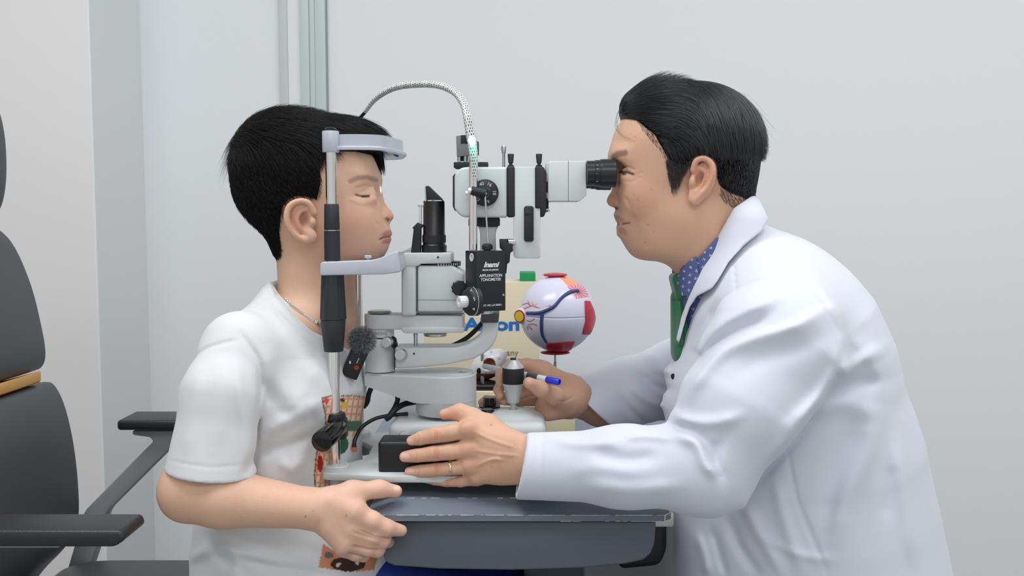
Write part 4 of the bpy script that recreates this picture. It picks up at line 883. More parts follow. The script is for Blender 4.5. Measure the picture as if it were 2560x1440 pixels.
# ================================================================ the boy
bf = Fig(1.30); YB = 1.30
boy = thing('person', 'boy in a white t-shirt, chin on the headrest, hand gripping the table', 'person', (-.30, 1.30, .66))
def boy_body():
    fd = Field(); m, n, r, mir = bf.m, bf.n, bf.r, bf.mir
    A = fd.add
    A(ell(m(766, 446), r(172, 129, 148), rY(12)), 0)
    A(ell(m(862, 440), r(76, 98, 78)), .02)                     # forehead
    A(mir(ell(m(868, 540, 30), r(84, 72, 84))), .03)             # mid face
    A(mir(ell(m(868, 590, 36), r(62, 50, 56))), .025)            # jaw
    A(mir(ell(m(800, 570, 62), r(50, 36, 50))), .03)             # jaw angle
    A(mir(ell(m(898, 548, 48), r(46, 44, 44))), .02)             # cheek
    A(ell(m(928, 622), r(34, 38, 30)), .025)                     # chin
    A(ell(m(925, 585), r(46, 50, 36)), .025)                     # mouth mound
    A(mir(ell(m(914, 450, 40), r(26, 40, 16), rY(-6))), .02)     # brow
    fd.sub(mir(ell(n(960, 484, 52), r(24, 26, 17))), .012)       # eye socket
    A(mir(ell(n(917, 481, 60), r(21, 18, 17))), .004)            # closed eye
    A(mir(ell(n(913, 499, 66), r(26, 16, 10))), .010)
    A(cone(m(924, 476), m(958, 528), *r(15, 14)), .010)          # nose bridge
    A(ell(m(965, 541), r(19, 15, 15)), .008)                     # tip
    A(mir(ell(m(951, 547, 16), r(17, 12, 13))), .005)            # wings
    fd.sub(mir(ell(m(967, 551, 10), r(7, 5, 5))), .002)          # nostril
    A(cone(m(958, 560), m(960, 574), *r(10, 10)), .008)
    A(ell(m(957, 581), r(22, 28, 8), rY(14)), .005)            # upper lip
    A(ell(m(957, 599), r(20, 24, 9), rY(-8)), .004)              # lower lip
    A(cone2(m(778, 590), m(800, 800), *r(88, 98), *r(86, 92), (0, 1, 0)), .03)   # neck
    # ear
    ear(fd, bf, ((752, 545), 28, 40), 132, 0,
        [(786, 532, 2), (772, 508, 6), (748, 503, 9), (724, 516, 13), (717, 545, 14), (726, 572, 11), (745, 592, 7), (764, 601, 3)], (776, 590), (757, 548), -14)
    A(mir(ell(n(783, 556, 133), r(7, 9, 11))), .004)             # tragus
    A(mir(chain([n(766, 523, 134), n(752, 530, 137), n(744, 548, 137), n(752, 570, 136), n(765, 580, 134)], r(4.5, 5, 4.5), 3)), .004)
    # hidden trunk, near arm
    A(cone2(m(770, 830), m(740, 1250), *r(90, 110), .10, .10, (0, 1, 0)), .03)
    A(cone(m(760, 860), Q(590, 900, 1.17), .05, .040), .03)
    A(cone(Q(590, 900, 1.17), Q(482, 1215, 1.115), .040, .038), .02)
    A(cone(Q(470, 1236, 1.112), Q(560, 1240, 1.105), .0325, .036), .02)   # elbow to forearm
    A(cone(Q(560, 1245, 1.105), Q(780, 1272, 1.115), .0355, .0245), .015)
    far = lambda a, b, y: Q(a, b, y)
    A(cone(m(760, 860), Q(620, 900, 1.45), .05, .04), .03)
    A(cone(Q(620, 900, 1.45), Q(560, 1180, 1.48), .04, .036), .02)
    # hand: (px, py, Y) joints
    H = lambda a, b, y: Q(a, b, y)
    q = .0005
    A(cone2(H(780, 1272, 1.115), H(830, 1282, 1.118), 50*q, 56*q, .021, .020, (0, 1, 0)), .008)
    for (a, b, ra) in (((832, 1250), (884, 1276), 30), ((830, 1285), (876, 1316), 30), ((828, 1305), (866, 1346), 26), ((826, 1318), (858, 1362), 24)):
        A(cone2(H(*a, 1.118), H(*b, 1.116), ra*q*1.1, ra*q, .020, .0175, (0, 1, 0)), .010)
    def finger(pts, rad, k=.004):
        for i in range(len(pts)-1): A(cone(H(*pts[i]), H(*pts[i+1]), rad[i]*q, rad[i+1]*q), k if i else .008)
    finger([(880, 1279, 1.117), (930, 1302, 1.118), (966, 1320, 1.124), (1003, 1326, 1.136)], (27, 24, 21.5, 15))
    finger([(876, 1322, 1.117), (930, 1340, 1.120), (956, 1350, 1.128), (972, 1356, 1.150)], (25, 22.5, 20.5, 14))
    finger([(868, 1350, 1.118), (918, 1370, 1.122), (943, 1374, 1.130), (952, 1374, 1.152)], (23, 21, 19, 13))
    finger([(860, 1372, 1.121), (890, 1384, 1.125), (908, 1388, 1.133), (914, 1386, 1.152)], (21, 18, 16, 12))
    finger([(822, 1262, 1.122), (880, 1232, 1.130), (948, 1222, 1.142), (990, 1228, 1.150)], (36, 28, 19.5, 16), .010)
    A(cone(H(872, 1246, 1.126), H(884, 1272, 1.120), 24*q, 24*q), .01)
    # creases
    def d(P, c):
        Ym = YB-np.abs(P[1]-YB); px, py = proj(P[0], Ym, P[2]); o = 0
        o = o+.0011*np.exp(-(dpoly(px, py, [(888, 488), (905, 493), (925, 489)])/2.6)**2)      # lash line
        o = o+.0007*np.exp(-(dpoly(px, py, [(893, 470), (912, 464), (928, 468)])/2.6)**2)
        o = o+.0016*np.exp(-(dpoly(px, py, [(948, 599), (960, 594), (985, 591)])/2.2)**2)
        o = o+.0006*np.exp(-(dpoly(px, py, [(934, 538), (935, 552), (944, 561)])/3.5)**2)
        o = o+.0006*np.exp(-(dpoly(px, py, [(954, 599), (947, 603)])/3)**2)
        o = o-.0006*np.exp(-(dpoly(px, py, [(880, 500), (905, 508), (925, 506)])/5)**2)
        return (o*np.where(px > 946, 1, sstep(1.29, 1.27, Ym))).astype(f4)
    fd.disp(d, m(860, 430, 140), m(990, 640, -140)[:3]) if False else fd.disp(d, (-.26, 1.20, 1.08), (-.15, 1.40, 1.24))
    fd.disp(folds([([(882, 1330), (905, 1338), (950, 1350)], -.0012, 3), ([(874, 1366), (910, 1372), (940, 1378)], -.0012, 3), ([(912, 1248), (920, 1262)], -.0008, 4), ([(878, 1384), (912, 1392)], -.0012, 3)], -1, 1.25), (-.3, 1.05, .68), (-.1, 1.2, .85))
    def col(v):
        C = np.tile(np.array(lin((222, 180, 154)))[None], (len(v), 1))
        Ym = YB-np.abs(v[:, 1]-YB); px, py = proj(v[:, 0], Ym, v[:, 2]); head = (v[:, 2] > 1.03)*1.
        C = blend(C, g2(px, py, 880, 560, 50, 50)*head, (226, 160, 136), .35)
        C = blend(C, g2(px, py, 745, 545, 45, 60)*head*(Ym < 1.25), (214, 150, 122), .35)
        C = blend(C, g2(px, py, 975, 545, 18, 18)*head, (222, 150, 130), .4)
        lip = np.maximum(g2(px, py, 972, 582, 22, 9, -18), g2(px, py, 970, 602, 20, 8.5, -12))
        C = blend(C, np.clip(lip*1.9-.5, 0, 1)*head*(px > 948), (186, 112, 108), .85)
        C = blend(C, np.exp(-(dpoly(px, py, [(950, 598), (958, 594), (975, 592)])/2.5)**2)*head, (120, 60, 58), .8)
        br = np.maximum(np.exp(-(dpoly(px, py, [(876, 453), (895, 445), (918, 443), (940, 450)])/6.5)**4), .0)*head
        C = blend(C, br, (104, 84, 78), .55)
        C = blend(C, np.exp(-(dpoly(px, py, [(890, 487), (905, 491), (923, 490)])/2.6)**2)*head, (60, 42, 40), .8); C = blend(C, np.exp(-(dpoly(px, py, [(906, 491), (921, 491)])/3.4)**4)*head, (40, 26, 26), .9)
        C = blend(C, g2(px, py, 967, 547, 6, 4)*head, (80, 36, 32), .75)
        C = blend(C, g2(px, py, 760, 550, 12, 22, 12)*head*(Ym < 1.24), (150, 84, 66), .6)
        C = blend(C, ((v[:, 2] < 1.03) & (v[:, 0] > -.235))*1., (232, 188, 168), .4)
        for l_ in ([(903, 1325), (940, 1340), (972, 1345)], [(885, 1362), (920, 1370), (952, 1373)], [(874, 1382), (915, 1392)]): C = blend(C, np.exp(-(dpoly(px, py, l_)/1.6)**2)*(v[:, 2] < 1)*(v[:, 1] < 1.2), (160, 104, 84), .6)
        C = blend(C, np.clip(g2(px, py, 993, 1221, 11, 6, 12)*3-1, 0, 1)*(v[:, 2] < 1)*(v[:, 1] < 1.2), (242, 206, 196), .7)
        for a, b, rr in ((764, 1291, 1.8), (866, 1289, 1.6), (782, 1277, 1.2)): C = blend(C, g2(px, py, a, b, rr+.6, rr+.6)*(v[:, 1] < 1.2), (120, 80, 64), .8)
        return C
    o, v, qd = sculpt('body', fd, .0013, SKIN, boy, col, 1)
    for (x, y, Y, rx, ry, t) in ((998, 1224, 1.136, 9, 4, 8),):
        pass
    return fd, v, qd
boyF, bv, bq = boy_body()
def boy_hair():
    fd = Field(); m, n, r = bf.m, bf.n, bf.r
    # hair shell that follows the cut: full on top, close at the sides and nape
    fd.add(ell(m(762, 438), r(180, 136, 156), rY(12)), 0)
    fd.add(ell(m(700, 385), r(112, 118, 98)), .02)
    fd.add(ell(m(838, 372), r(112, 104, 78), rY(-20)), .02)
    fd.add(ell(m(684, 462), r(90, 114, 100), rY(20)), .02)
    fd.add(cone2(m(700, 530), m(716, 638), *r(58, 28), *r(92, 64), (0, 1, 0)), .02)
    keep = [(640, 660), (520, 500), (500, 250), (760, 200), (950, 250), (990, 400), (955, 432), (945, 438), (934, 384), (890, 372), (838, 372), (812, 392), (800, 425), (803, 452), (800, 485), (797, 518), (790, 514), (782, 500), (764, 494), (742, 492), (722, 500), (709, 518), (706, 545), (712, 575), (718, 600), (700, 640), (683, 652)]
    def cutf(P, c):
        Ym = YB-np.abs(P[1]-YB); px, py = proj(P[0], Ym, P[2]); i = inpoly(px, py, keep); d = dpoly(px, py, keep+keep[:1])*bf.s
        sd = np.where(i, -d, d); mid = sstep(1.27, 1.29, Ym)
        return np.clip(sd*.9+.004, 0, .03).astype(f4)
    fd.disp(cutf)
    h = obj_hair('hair', fd, boy, .0016)
    v, q = h; N = vnormals(v, q); body = boyF.inside(v.astype(f4)); ok = body > .0003
    px, py = proj(v[:, 0], YB-np.abs(v[:, 1]-YB), v[:, 2]); ok &= ~((py > 395) & (px > 830) & (N[:, 2] < -.3))
    ok &= ~((px > 842) & (py > 350) & (v[:, 1] < 1.315)); idx = np.flatnonzero(ok); idx = RNG.choice(idx, 30000)
    R_, Nn = v[idx], N[idx]; crown = m(628, 335, -20)
    def comb(P):
        d = P-crown[None]; d[:, 0] += .012; c = nrm(P-m(765, 450)[None]); d = d-c*(d*c).sum(1)[:, None]*.9; d = nrm(d)
        top = sstep(1.235, 1.265, P[:, 2])[:, None]; d = nrm(d+top*np.array((.5, 0, .0))); return nrm(d+(1-top)*np.array((.12, 0, -.7)))
    top = sstep(1.215, 1.27, R_[:, 2]); dist = np.linalg.norm(R_-crown, axis=1); fr = sstep(-.26, -.18, R_[:, 0])
    L = .0085+.017*top+.004*fr*top-.010*sstep(-.26,-.22,R_[:, 0])*top*(py[idx] > 355); L = L*RNG.uniform(.6, 1.3, len(L)); lift = .05+.27*top+.9*np.exp(-(dist/.035)**2)
    P = grow(R_-Nn*.001, Nn, comb, L, lift, 5, .22, grav=.04)
    vs, fs = strand_mesh(P, RNG.uniform(.00016, .0003, len(idx)))
    # wisps at the crown
    i2 = np.flatnonzero((np.linalg.norm(v-crown, axis=1) < .055) & (v[:, 0] < crown[0]+.03)); i2 = RNG.choice(i2, 420)
    L2 = RNG.uniform(.018, .042, 420); P2 = grow(v[i2], N[i2], lambda p: nrm(np.array((-.5, 0, -.9))[None]+0*p+.3*(p-crown)/.03), L2*.9, np.full(420, 2.0), 9, .4, grav=.25)
    v2, f2 = strand_mesh(P2, np.full(420, .00016))
    t = RNG.random(420); R3 = np.array([m(922+26*a, 372+4*a+RNG.uniform(-6, 6), -8-RNG.uniform(0, 55)) for a in t]); P3 = grow(R3, np.tile((1., 0, 0), (420, 1)), lambda p: np.tile((.10, .02, -1.), (len(p), 1)), RNG.uniform(.020, .034, 420), np.full(420, .25), 7, .12, field=boyF, keep=.0012)
    v3, f3 = strand_mesh(P3, np.full(420, .0003)); v4, f4_ = edge_hair(bf, boyF, bv, bq, keep, 2600, .0045, (.2, 0, -1.), (600, 850), (385, 665), [(698, 520), (740, 485), (800, 500), (800, 620), (700, 620)]); hair_join(boy, v, q, [(vs, fs), (v2, f2), (v3, f3), (v4, f4_)])
def edge_hair(fg, F_, V_, Fq, poly, n_, L, d, xr_, yr, earx, w_=3):
    """sparse short hair rooted in the skin along the hairline"""
    px, py = proj(V_[:, 0], fg.Y0-np.abs(V_[:, 1]-fg.Y0), V_[:, 2]); i = inpoly(px, py, poly); s_ = dpoly(px, py, poly+poly[:1])
    ear_ = inpoly(px, py, earx); s_ = np.where(i, 0, s_); dd = dpoly(px, py, poly+poly[:1]); ok = (s_ < w_) & (dd < 24) & (~ear_) & (px > xr_[0]) & (px < xr_[1]) & (py > yr[0]) & (py < yr[1]) & (V_[:, 2] > 1.05); k = np.flatnonzero(ok); k = RNG.choice(k, n_, p=(w_-s_[k])/np.sum(w_-s_[k])); N = vnormals(V_, Fq)
    P = grow(V_[k], N[k], lambda p: np.tile(d, (len(p), 1)), L*RNG.uniform(.4, 1.2, n_), np.full(n_, .25), 4, .15, field=F_, keep=.0003); return strand_mesh(P, np.full(n_, .00013))
def obj_hair(name, fd, parent, h):
    v, q = fd.mesh(h); v, q = drop_bits(v, q, 300); v = relax(v, q, 1); return v, q
def hair_join(parent, v, q, parts, hm=None):
    vs = [v]; fs = [q]; o = len(v)
    for a, b in parts: vs.append(a); fs.append(b+o); o += len(a)
    me = raw_mesh('hair', np.concatenate(vs), np.concatenate(fs), 4); mi = np.ones(sum(map(len, fs)), np.int32); mi[:len(q)] = 0; me.polygons.foreach_set('material_index', mi); return finish('hair', me, [SCALP, hm or HAIR], parent, 0)
boy_hair()
def boy_shirt():
    fd = Field(); m, n, r = bf.m, bf.n, bf.r; A = fd.add
    T = [(746, 868, 122, .120), (748, 960, 158, .152), (722, 1130, 172, .150), (716, 1290, 205, .155), (752, 1400, 266, .165), (752, 1520, 272, .165)]
    for (x, y, w, t), (x2, y2, w2, t2) in zip(T, T[1:]): A(cone2(m(x, y), m(x2, y2), *r(w, w2), t, t2, (0, 1, 0)), .02)
    A(cone2(m(752, 805), m(748, 890), *r(84, 122), .062, .108, (0, 1, 0)), .03)
    A(cone2(m(705, 735), m(735, 830), *r(40, 70), .062, .068, (0, 1, 0)), .025)
    for sg in (1, -1):
        Yn = 1.30-sg*.145
        A(cone(m(715, 825, 40*sg), Q(605, 882, 1.30-sg*.125), .044, .052), .04)
    # sleeves
    for sg in (1, -1):
        S = Field(); k = (lambda a, b, w: Q(a, b, 1.30-sg*w)) if sg == 1 else (lambda a, b, w: Q(a+40, b-20, 1.30-sg*w))
        S.add(cone2(k(598, 872, .135), k(556, 990, .172), .046, .050, .040, .040, (0, 1, 0)), 0)
        S.add(cone2(k(556, 990, .172), k(521, 1230, .192), .048, .0575, .042, .049, (0, 1, 0)), .015)
        a, b = k(415, 1170, .19), k(600, 1189, .19)
        ax = np.array((-(b-a)[2], 0, (b-a)[0])); ax = ax/np.linalg.norm(ax)
        S.cut(half(a, -ax), .003)
        S.sub(cone2(k(530, 1150, .185), k(516, 1270, .192), .044, .0505, .036, .042, (0, 1, 0)), .002)
        A(subf(S), .012)
    # neck opening
    fd.sub(cone2(m(775, 640), m(800, 830), *r(92, 88), .052, .052, (0, 1, 0)), .004)
    nl = [(640, 600), (664, 672), (672, 692), (690, 738), (740, 790), (803, 834), (850, 862), (905, 886), (1000, 800), (1000, 600)]
    def neckcut(P, c):
        px, py = proj(P[0], 1.30-np.abs(P[1]-1.30), P[2]); i = inpoly(px, py, nl); d = dpoly(px, py, nl[1:9])*.00054; d = np.where(i, d, -d)
        return (np.clip(d+.0025, 0, .05)*1.3).astype(f4)
    fd.disp(neckcut, (-.36, 1.1, .95), (-.15, 1.5, 1.2))
    low = m(700, 1480); fd.cut(half(low, (0, 0, -1)), .01)
    L = [([(660, 704), (678, 750), (730, 806), (795, 852)], -.0010, 3.5), ([(600, 832), (645, 900), (652, 960), (642, 1080), (638, 1180)], -.0035, 8),           # armhole seam
         ([(470, 905), (520, 870), (600, 848)], -.0018, 5),
         ([(585, 880), (600, 990), (615, 1080), (622, 1170)], .003, 16), ([(560, 900), (555, 1000), (540, 1120)], .0022, 20),
         ([(500, 930), (480, 1040), (460, 1140)], .002, 18),
         ([(660, 1090), (700, 1060), (760, 1030), (800, 1010)], .005, 18), ([(650, 1120), (710, 1118), (780, 1090)], -.004, 14),
         ([(665, 860), (700, 960), (770, 1020)], .004, 26), ([(690, 800), (750, 900), (800, 960)], .003, 22), ([(640, 930), (690, 1010), (740, 1050)], -.003, 18),
         ([(700, 1150), (730, 1170), (760, 1140)], .004, 16), ([(770, 1000), (790, 1080), (770, 1160)], -.003, 14),
         ([(500, 1310), (600, 1350), (720, 1390), (800, 1410)], .004, 16), ([(520, 1350), (560, 1400), (640, 1440)], -.004, 15), ([(470, 1400), (540, 1370), (620, 1385), (740, 1420)], .005, 14),
         ([(600, 1400), (700, 1420), (830, 1440)], -.005, 12), ([(560, 1330), (590, 1400), (585, 1440)], .003, 14),
         ([(680, 760), (720, 820), (800, 880)], -.0006, 3), ([(418, 1150), (520, 1168), (632, 1160)], -.0008, 3),
         ([(610, 1190), (640, 1140), (680, 1130)], -.005, 12), ([(870, 900), (890, 960), (905, 990)], .003, 12)]
    fd.disp(folds(L, -1, 1.30, .04))
    def col(v):
        px, py = proj(v[:, 0], v[:, 1], v[:, 2]); C = np.tile(np.array(lin((218, 219, 221)))[None], (len(v), 1))
        # printed motif on the chest and belly, seen from the side
        up = inpoly(px, py, [(805, 995), (830, 990), (880, 989), (920, 994), (915, 1030), (900, 1080), (895, 1130), (885, 1200), (840, 1230), (800, 1240), (782, 1190), (788, 1130), (812, 1100), (814, 1040)]) & (v[:, 1] < 1.34)
        chk = up & (py < 1090) | (up & (px < 820) & (py > 1120))
        g = np.maximum(np.abs(((px+py*.15) % 13)-6.5) < 2.2, np.abs((py % 19)-9.5) < 2.6)
        C = blend(C, chk*1., (240, 214, 190), 1); C = blend(C, (chk & g)*1., (226, 142, 96), .9)
        C = blend(C, (up & (py > 1052) & (py < 1078) & (px > 858))*1., (22, 92, 52), 1)
        C = blend(C, (up & (g2(px, py, 850, 1110, 22, 26) > .4))*1., (24, 84, 50), 1)
        C = blend(C, (up & (g2(px, py, 885, 1120, 12, 14) > .5))*1., (232, 150, 110), 1)
        C = blend(C, (g2(px, py, 862, 1012, 9, 12) > .5)*up*1., (232, 190, 60), 1); C = blend(C, (g2(px, py, 856, 1000, 7, 6) > .5)*up*1., (40, 34, 30), 1)
        C = blend(C, (g2(px, py, 815, 1002, 9, 9) > .5)*up*1., (214, 80, 60), 1)
        C = blend(C, (g2(px, py, 800, 1160, 9, 26) > .5)*up*1., (170, 34, 26), 1)
        C = blend(C, (dpoly(px, py, [(790, 1240), (786, 1190), (792, 1130), (812, 1100), (814, 1040), (805, 995), (830, 990), (880, 989), (920, 994)]) < 1.6)*(v[:, 1] < 1.34)*1., (50, 34, 30), .8)
        lo_ = inpoly(px, py, [(808, 1360), (830, 1375), (900, 1395), (945, 1390), (935, 1425), (870, 1430), (796, 1418)]) & (v[:, 1] < 1.3)
        C = blend(C, lo_*1., (206, 138, 100), 1); C = blend(C, (lo_ & (g2(px, py, 870, 1410, 46, 20) > .4))*1., (62, 40, 34), 1)
        C = blend(C, (lo_ & (g2(px, py, 845, 1412, 8, 4, -40) > .4))*1., (220, 200, 190), 1); C = blend(C, (lo_ & (g2(px, py, 893, 1408, 5, 5) > .4))*1., (220, 200, 190), 1)
        C = blend(C, (lo_ & (g2(px, py, 822, 1388, 14, 10) > .5))*1., (110, 100, 110), 1)
        return C
    sculpt('t_shirt', fd, .0020, COTTON, boy, col, 1)
    near = [Vector(surf(boyF, a, c_)) for a, c_ in ((712, 748), (728, 762), (746, 776), (766, 789), (786, 802), (806, 813))]; ys = [p-Vector((0, .0012, 0)) for p in near]
    nk = B(); npts = ys+[m(862, 850, 30), m(872, 856, 0), m(862, 850, -30)]+[Vector((p.x, 2.6-p.y, p.z)) for p in ys[::-1]]
    sp = smooth_path(npts, 14)
    for i, p in enumerate(sp[:-1]):
        d = (sp[i+1]-p); R_ = d.to_track_quat('X', 'Z').to_matrix() @ Matrix.Rotation(i*1.57, 3, 'X')
        lathe(nk, [(-.0006, .0012), (-.0006, .0020), (.0006, .0020), (.0006, .0012)], p, R_ @ Vector((0, 0, 1)), 8)
    obj('necklace', nk, mat('silver', (230, 230, 228), .2, metal=1), boy)
boy_shirt()
def trousers(name, segs, m_, parent, h=.004):
    fd = Field()
    for a, b, ra, rb in segs: fd.add(cone(a, b, ra, rb), .03)
    return sculpt(name, fd, h, m_, parent, None, 2)
BLUE = mat('blue_trouser_cloth', (28, 52, 140), .8, bump=.1, bscale=900)
zs = .70
trousers('trousers', [((-.30, 1.25, .655), (.0, 1.235, .575), .072, .058), ((.0, 1.235, .575), (.05, 1.23, .20), .058, .045), ((-.30, 1.35, .655), (.0, 1.375, .575), .072, .058), ((.0, 1.375, .575), (.05, 1.37, .20), .058, .045)], BLUE, boy)
# ================================================================ the doctor
df = Fig(1.30)
doc = thing('person', 'man in a white lab coat and green tie, looking into the eyepiece', 'person', (.42, 1.30, .60))
def doc_body():
    fd = Field(); m, n, r, mir = df.m, df.n, df.r, df.mir; A = fd.add
    A(ell(m(1714, 372), r(166, 126, 148)), 0)
    A(ell(m(1612, 372), r(74, 96, 80)), .03)
    A(mir(ell(m(1628, 478, 30), r(82, 74, 92))), .03)
    A(mir(ell(m(1655, 555, 36), r(80, 58, 76))), .03)
    A(mir(ell(m(1715, 540, 62), r(52, 42, 62))), .03)
    A(mir(ell(m(1594, 492, 52), r(36, 38, 40))), .02)
    A(ell(m(1600, 608), r(27, 36, 30)), .02)
    A(ell(m(1655, 612), r(60, 66, 34)), .03)
    A(ell(m(1590, 560), r(46, 48, 44)), .025)
    A(mir(ell(m(1556, 392, 38), r(26, 40, 17), rY(8))), .02)
    fd.sub(mir(ell(n(1540, 430, 48), r(24, 26, 19))), .012)
    A(mir(ell(n(1570, 434, 54), r(17, 17, 16))), .005)
    A(mir(ell(n(1574, 450, 60), r(22, 14, 9), rY(12))), .010)
    A(cone(m(1556, 425), m(1541, 488), *r(15, 14)), .012)
    A(ell(m(1533, 502), r(16, 16, 15)), .008)
    A(mir(ell(m(1552, 507, 19), r(20, 13, 15))), .004)
    fd.sub(mir(ell(m(1541, 522, 11), r(9, 6, 5))), .002)
    A(cone(m(1552, 520), m(1554, 540), *r(9, 10)), .008)
    A(ell(m(1559, 544), r(25, 34, 10), rY(22)), .006)
    A(ell(m(1563, 577), r(22, 28, 11), rY(-30)), .005)
    fd.sub(ell(m(1540, 560), r(34, 26, 4), rY(-10)), .003)
    A(cone2(m(1745, 545), m(1818, 720), *r(98, 108), *r(96, 102), (0, 1, 0)), .03)
    A(cone2(m(1830, 490), m(1850, 600), *r(48, 60), *r(70, 90), (0, 1, 0)), .03)
    ear(fd, df, ((1756, 452), 29, 50), 130, 0,
        [(1733, 425, 2), (1740, 403, 6), (1760, 396, 9), (1778, 410, 13), (1781, 436, 14), (1768, 466, 11), (1750, 488, 7), (1736, 502, 3)], (1736, 496), (1752, 450), 18)
    A(mir(ell(n(1731, 456, 132), r(7, 9, 12))), .004)
    A(mir(chain([n(1750, 420, 134), n(1763, 432, 137), n(1762, 450, 137), n(1750, 470, 136), n(1740, 480, 134)], r(4.5, 5, 4.5), 3)), .004)
    # trunk under the coat
    A(cone2(m(1860, 760), m(1990, 1200), *r(120, 150), .12, .12, (0, 1, 0)), .03)
    A(cone(m(1880, 820), Q(1925, 890, 1.13), .06, .055), .03)
    A(cone(Q(1925, 890, 1.13), Q(1760, 1160, 1.08), .05, .040), .02)
    A(cone(Q(1755, 1162, 1.08), Q(1340, 1152, 1.150), .038, .029), .02)
    A(cone(m(1880, 820), Q(1880, 880, 1.47), .06, .055), .03)
    A(cone(Q(1880, 880, 1.47), Q(1700, 950, 1.495), .05, .042), .02)
    A(cone(Q(1700, 955, 1.495), Q(1500, 1018, 1.425), .038, .029), .02)
    # near hand, back towards the camera, fingers pointing left
    q = .000513; H = Q
    A(cone2(H(1330, 1150, 1.152), H(1262, 1145, 1.156), 62*q, 68*q, .020, .0185, (0, 1, 0)), .012)
    for a, b, ra, rb in (((1262, 1110), (1178, 1076), 34, 25), ((1262, 1130), (1182, 1124), 32, 24), ((1262, 1150), (1184, 1162), 30, 23), ((1268, 1170), (1192, 1192), 30, 20)):
        A(cone2(H(*a, 1.157), H(*b, 1.163), ra*q, rb*q, .017, .0145, (0, 1, 0)), .012)
    def finger(pts, rad, k=.003):
        for i in range(len(pts)-1): A(cone(H(*pts[i]), H(*pts[i+1]), rad[i]*q, rad[i+1]*q), k if i else .008)
    finger([(1178, 1074, 1.163), (1128, 1081, 1.164), (1088, 1088, 1.167), (1052, 1096, 1.173), (1028, 1102, 1.177)], (24, 21, 21, 17.5, 12.5), .002)
    finger([(1182, 1125, 1.161), (1126, 1129, 1.162), (1086, 1133, 1.165), (1046, 1138, 1.171), (1012, 1142, 1.176)], (24, 21.5, 22, 19, 14), .002)
    finger([(1184, 1166, 1.163), (1128, 1171, 1.164), (1090, 1174, 1.167), (1052, 1177, 1.173), (1024, 1179, 1.177)], (22, 19.5, 20, 17.5, 13), .002)
    finger([(1194, 1194, 1.168), (1152, 1204, 1.170), (1116, 1204, 1.174), (1086, 1201, 1.178), (1062, 1198, 1.181)], (19, 14, 13.5, 12, 10), .002)
    finger([(1275, 1110, 1.162), (1222, 1062, 1.172), (1180, 1042, 1.178), (1150, 1030, 1.180), (1110, 1036, 1.181)], (36, 25, 21, 19, 13.5), .008)
    for a, b in ((1172, 1072), (1176, 1124), (1180, 1164)): A(ell(H(a, b, 1.152), (.010, .006, .008)), .007)
    # far hand around the joystick
    g = .00058
    A(cone2(H(1500, 1018, 1.425), H(1420, 990, 1.375), 50*g, 52*g, .022, .020, (.5, .8, 0)), .012)
    A(cone2(H(1420, 985, 1.375), H(1350, 940, 1.350), 54*g, 40*g, .018, .014, (.4, .9, 0)), .015)
    A(cone2(H(1420, 1005, 1.360), H(1370, 1020, 1.340), 42*g, 34*g, .018, .018, (.4, .9, 0)), .015)
    finger([(1362, 925, 1.352), (1318, 912, 1.345), (1275, 912, 1.338), (1252, 936, 1.325), (1250, 958, 1.318)], (24, 19, 17, 15, 13))
    finger([(1358, 945, 1.356), (1300, 944, 1.350), (1256, 950, 1.340), (1246, 975, 1.322), (1250, 988, 1.312)], (22, 18, 16, 14, 12))
    finger([(1356, 965, 1.358), (1300, 985, 1.355), (1268, 990, 1.345), (1258, 1000, 1.330), (1262, 1004, 1.318)], (20, 16, 14.5, 12.5, 11))
    finger([(1362, 1000, 1.372), (1300, 1005, 1.385), (1240, 1000, 1.392), (1216, 998, 1.390), (1204, 1006, 1.388)], (18, 14, 13, 12, 11))
    finger([(1420, 1010, 1.345), (1385, 990, 1.310), (1352, 972, 1.288), (1322, 957, 1.272)], (34, 24, 20.5, 16), .008)
    def d(P, c):
        Ym = 1.30-np.abs(P[1]-1.30); px, py = proj(P[0], Ym, P[2]); o = 0; ln = lambda pts, w_: np.exp(-(dpoly(px, py, pts)/w_)**2)
        o = o+.0012*ln([(1549, 430), (1565, 430), (1583, 436)], 2.6)+.0009*ln([(1552, 420), (1568, 416), (1585, 424)], 2.6)
        o = o+.0006*ln([(1566, 498), (1576, 518), (1583, 545)], 5)+.0005*ln([(1560, 494), (1571, 502), (1570, 514)], 3)+.0006*ln([(1560, 452), (1578, 456), (1592, 448)], 3)
        o = o+.0005*ln([(1590, 436), (1606, 432)], 2)+.0005*ln([(1590, 440), (1604, 446)], 2)
        o = o-.0006*ln([(1566, 515), (1592, 540), (1600, 570)], 9)
        return (o*sstep(1.29, 1.27, Ym)).astype(f4)
    fd.disp(d, (.12, 1.20, 1.10), (.24, 1.40, 1.28))
    K = [([(a, b-12), (a+2, b), (a, b+12)], -.0005, 1.6) for a, b in ((1084, 1088), (1088, 1088), (1092, 1088), (1083, 1133), (1088, 1133), (1093, 1133), (1086, 1174), (1091, 1174), (1096, 1174), (1113, 1205), (1119, 1206), (1046, 1098), (1040, 1138), (1046, 1177))]
    K += [([(a-12, b), (a, b+ry-1), (a+14, b), (a+2, b-ry+1), (a-12, b)], -.0004, 1.5) for a, b, ry in ((1026, 1105, 10), (1012, 1143, 12), (1024, 1177, 12))]
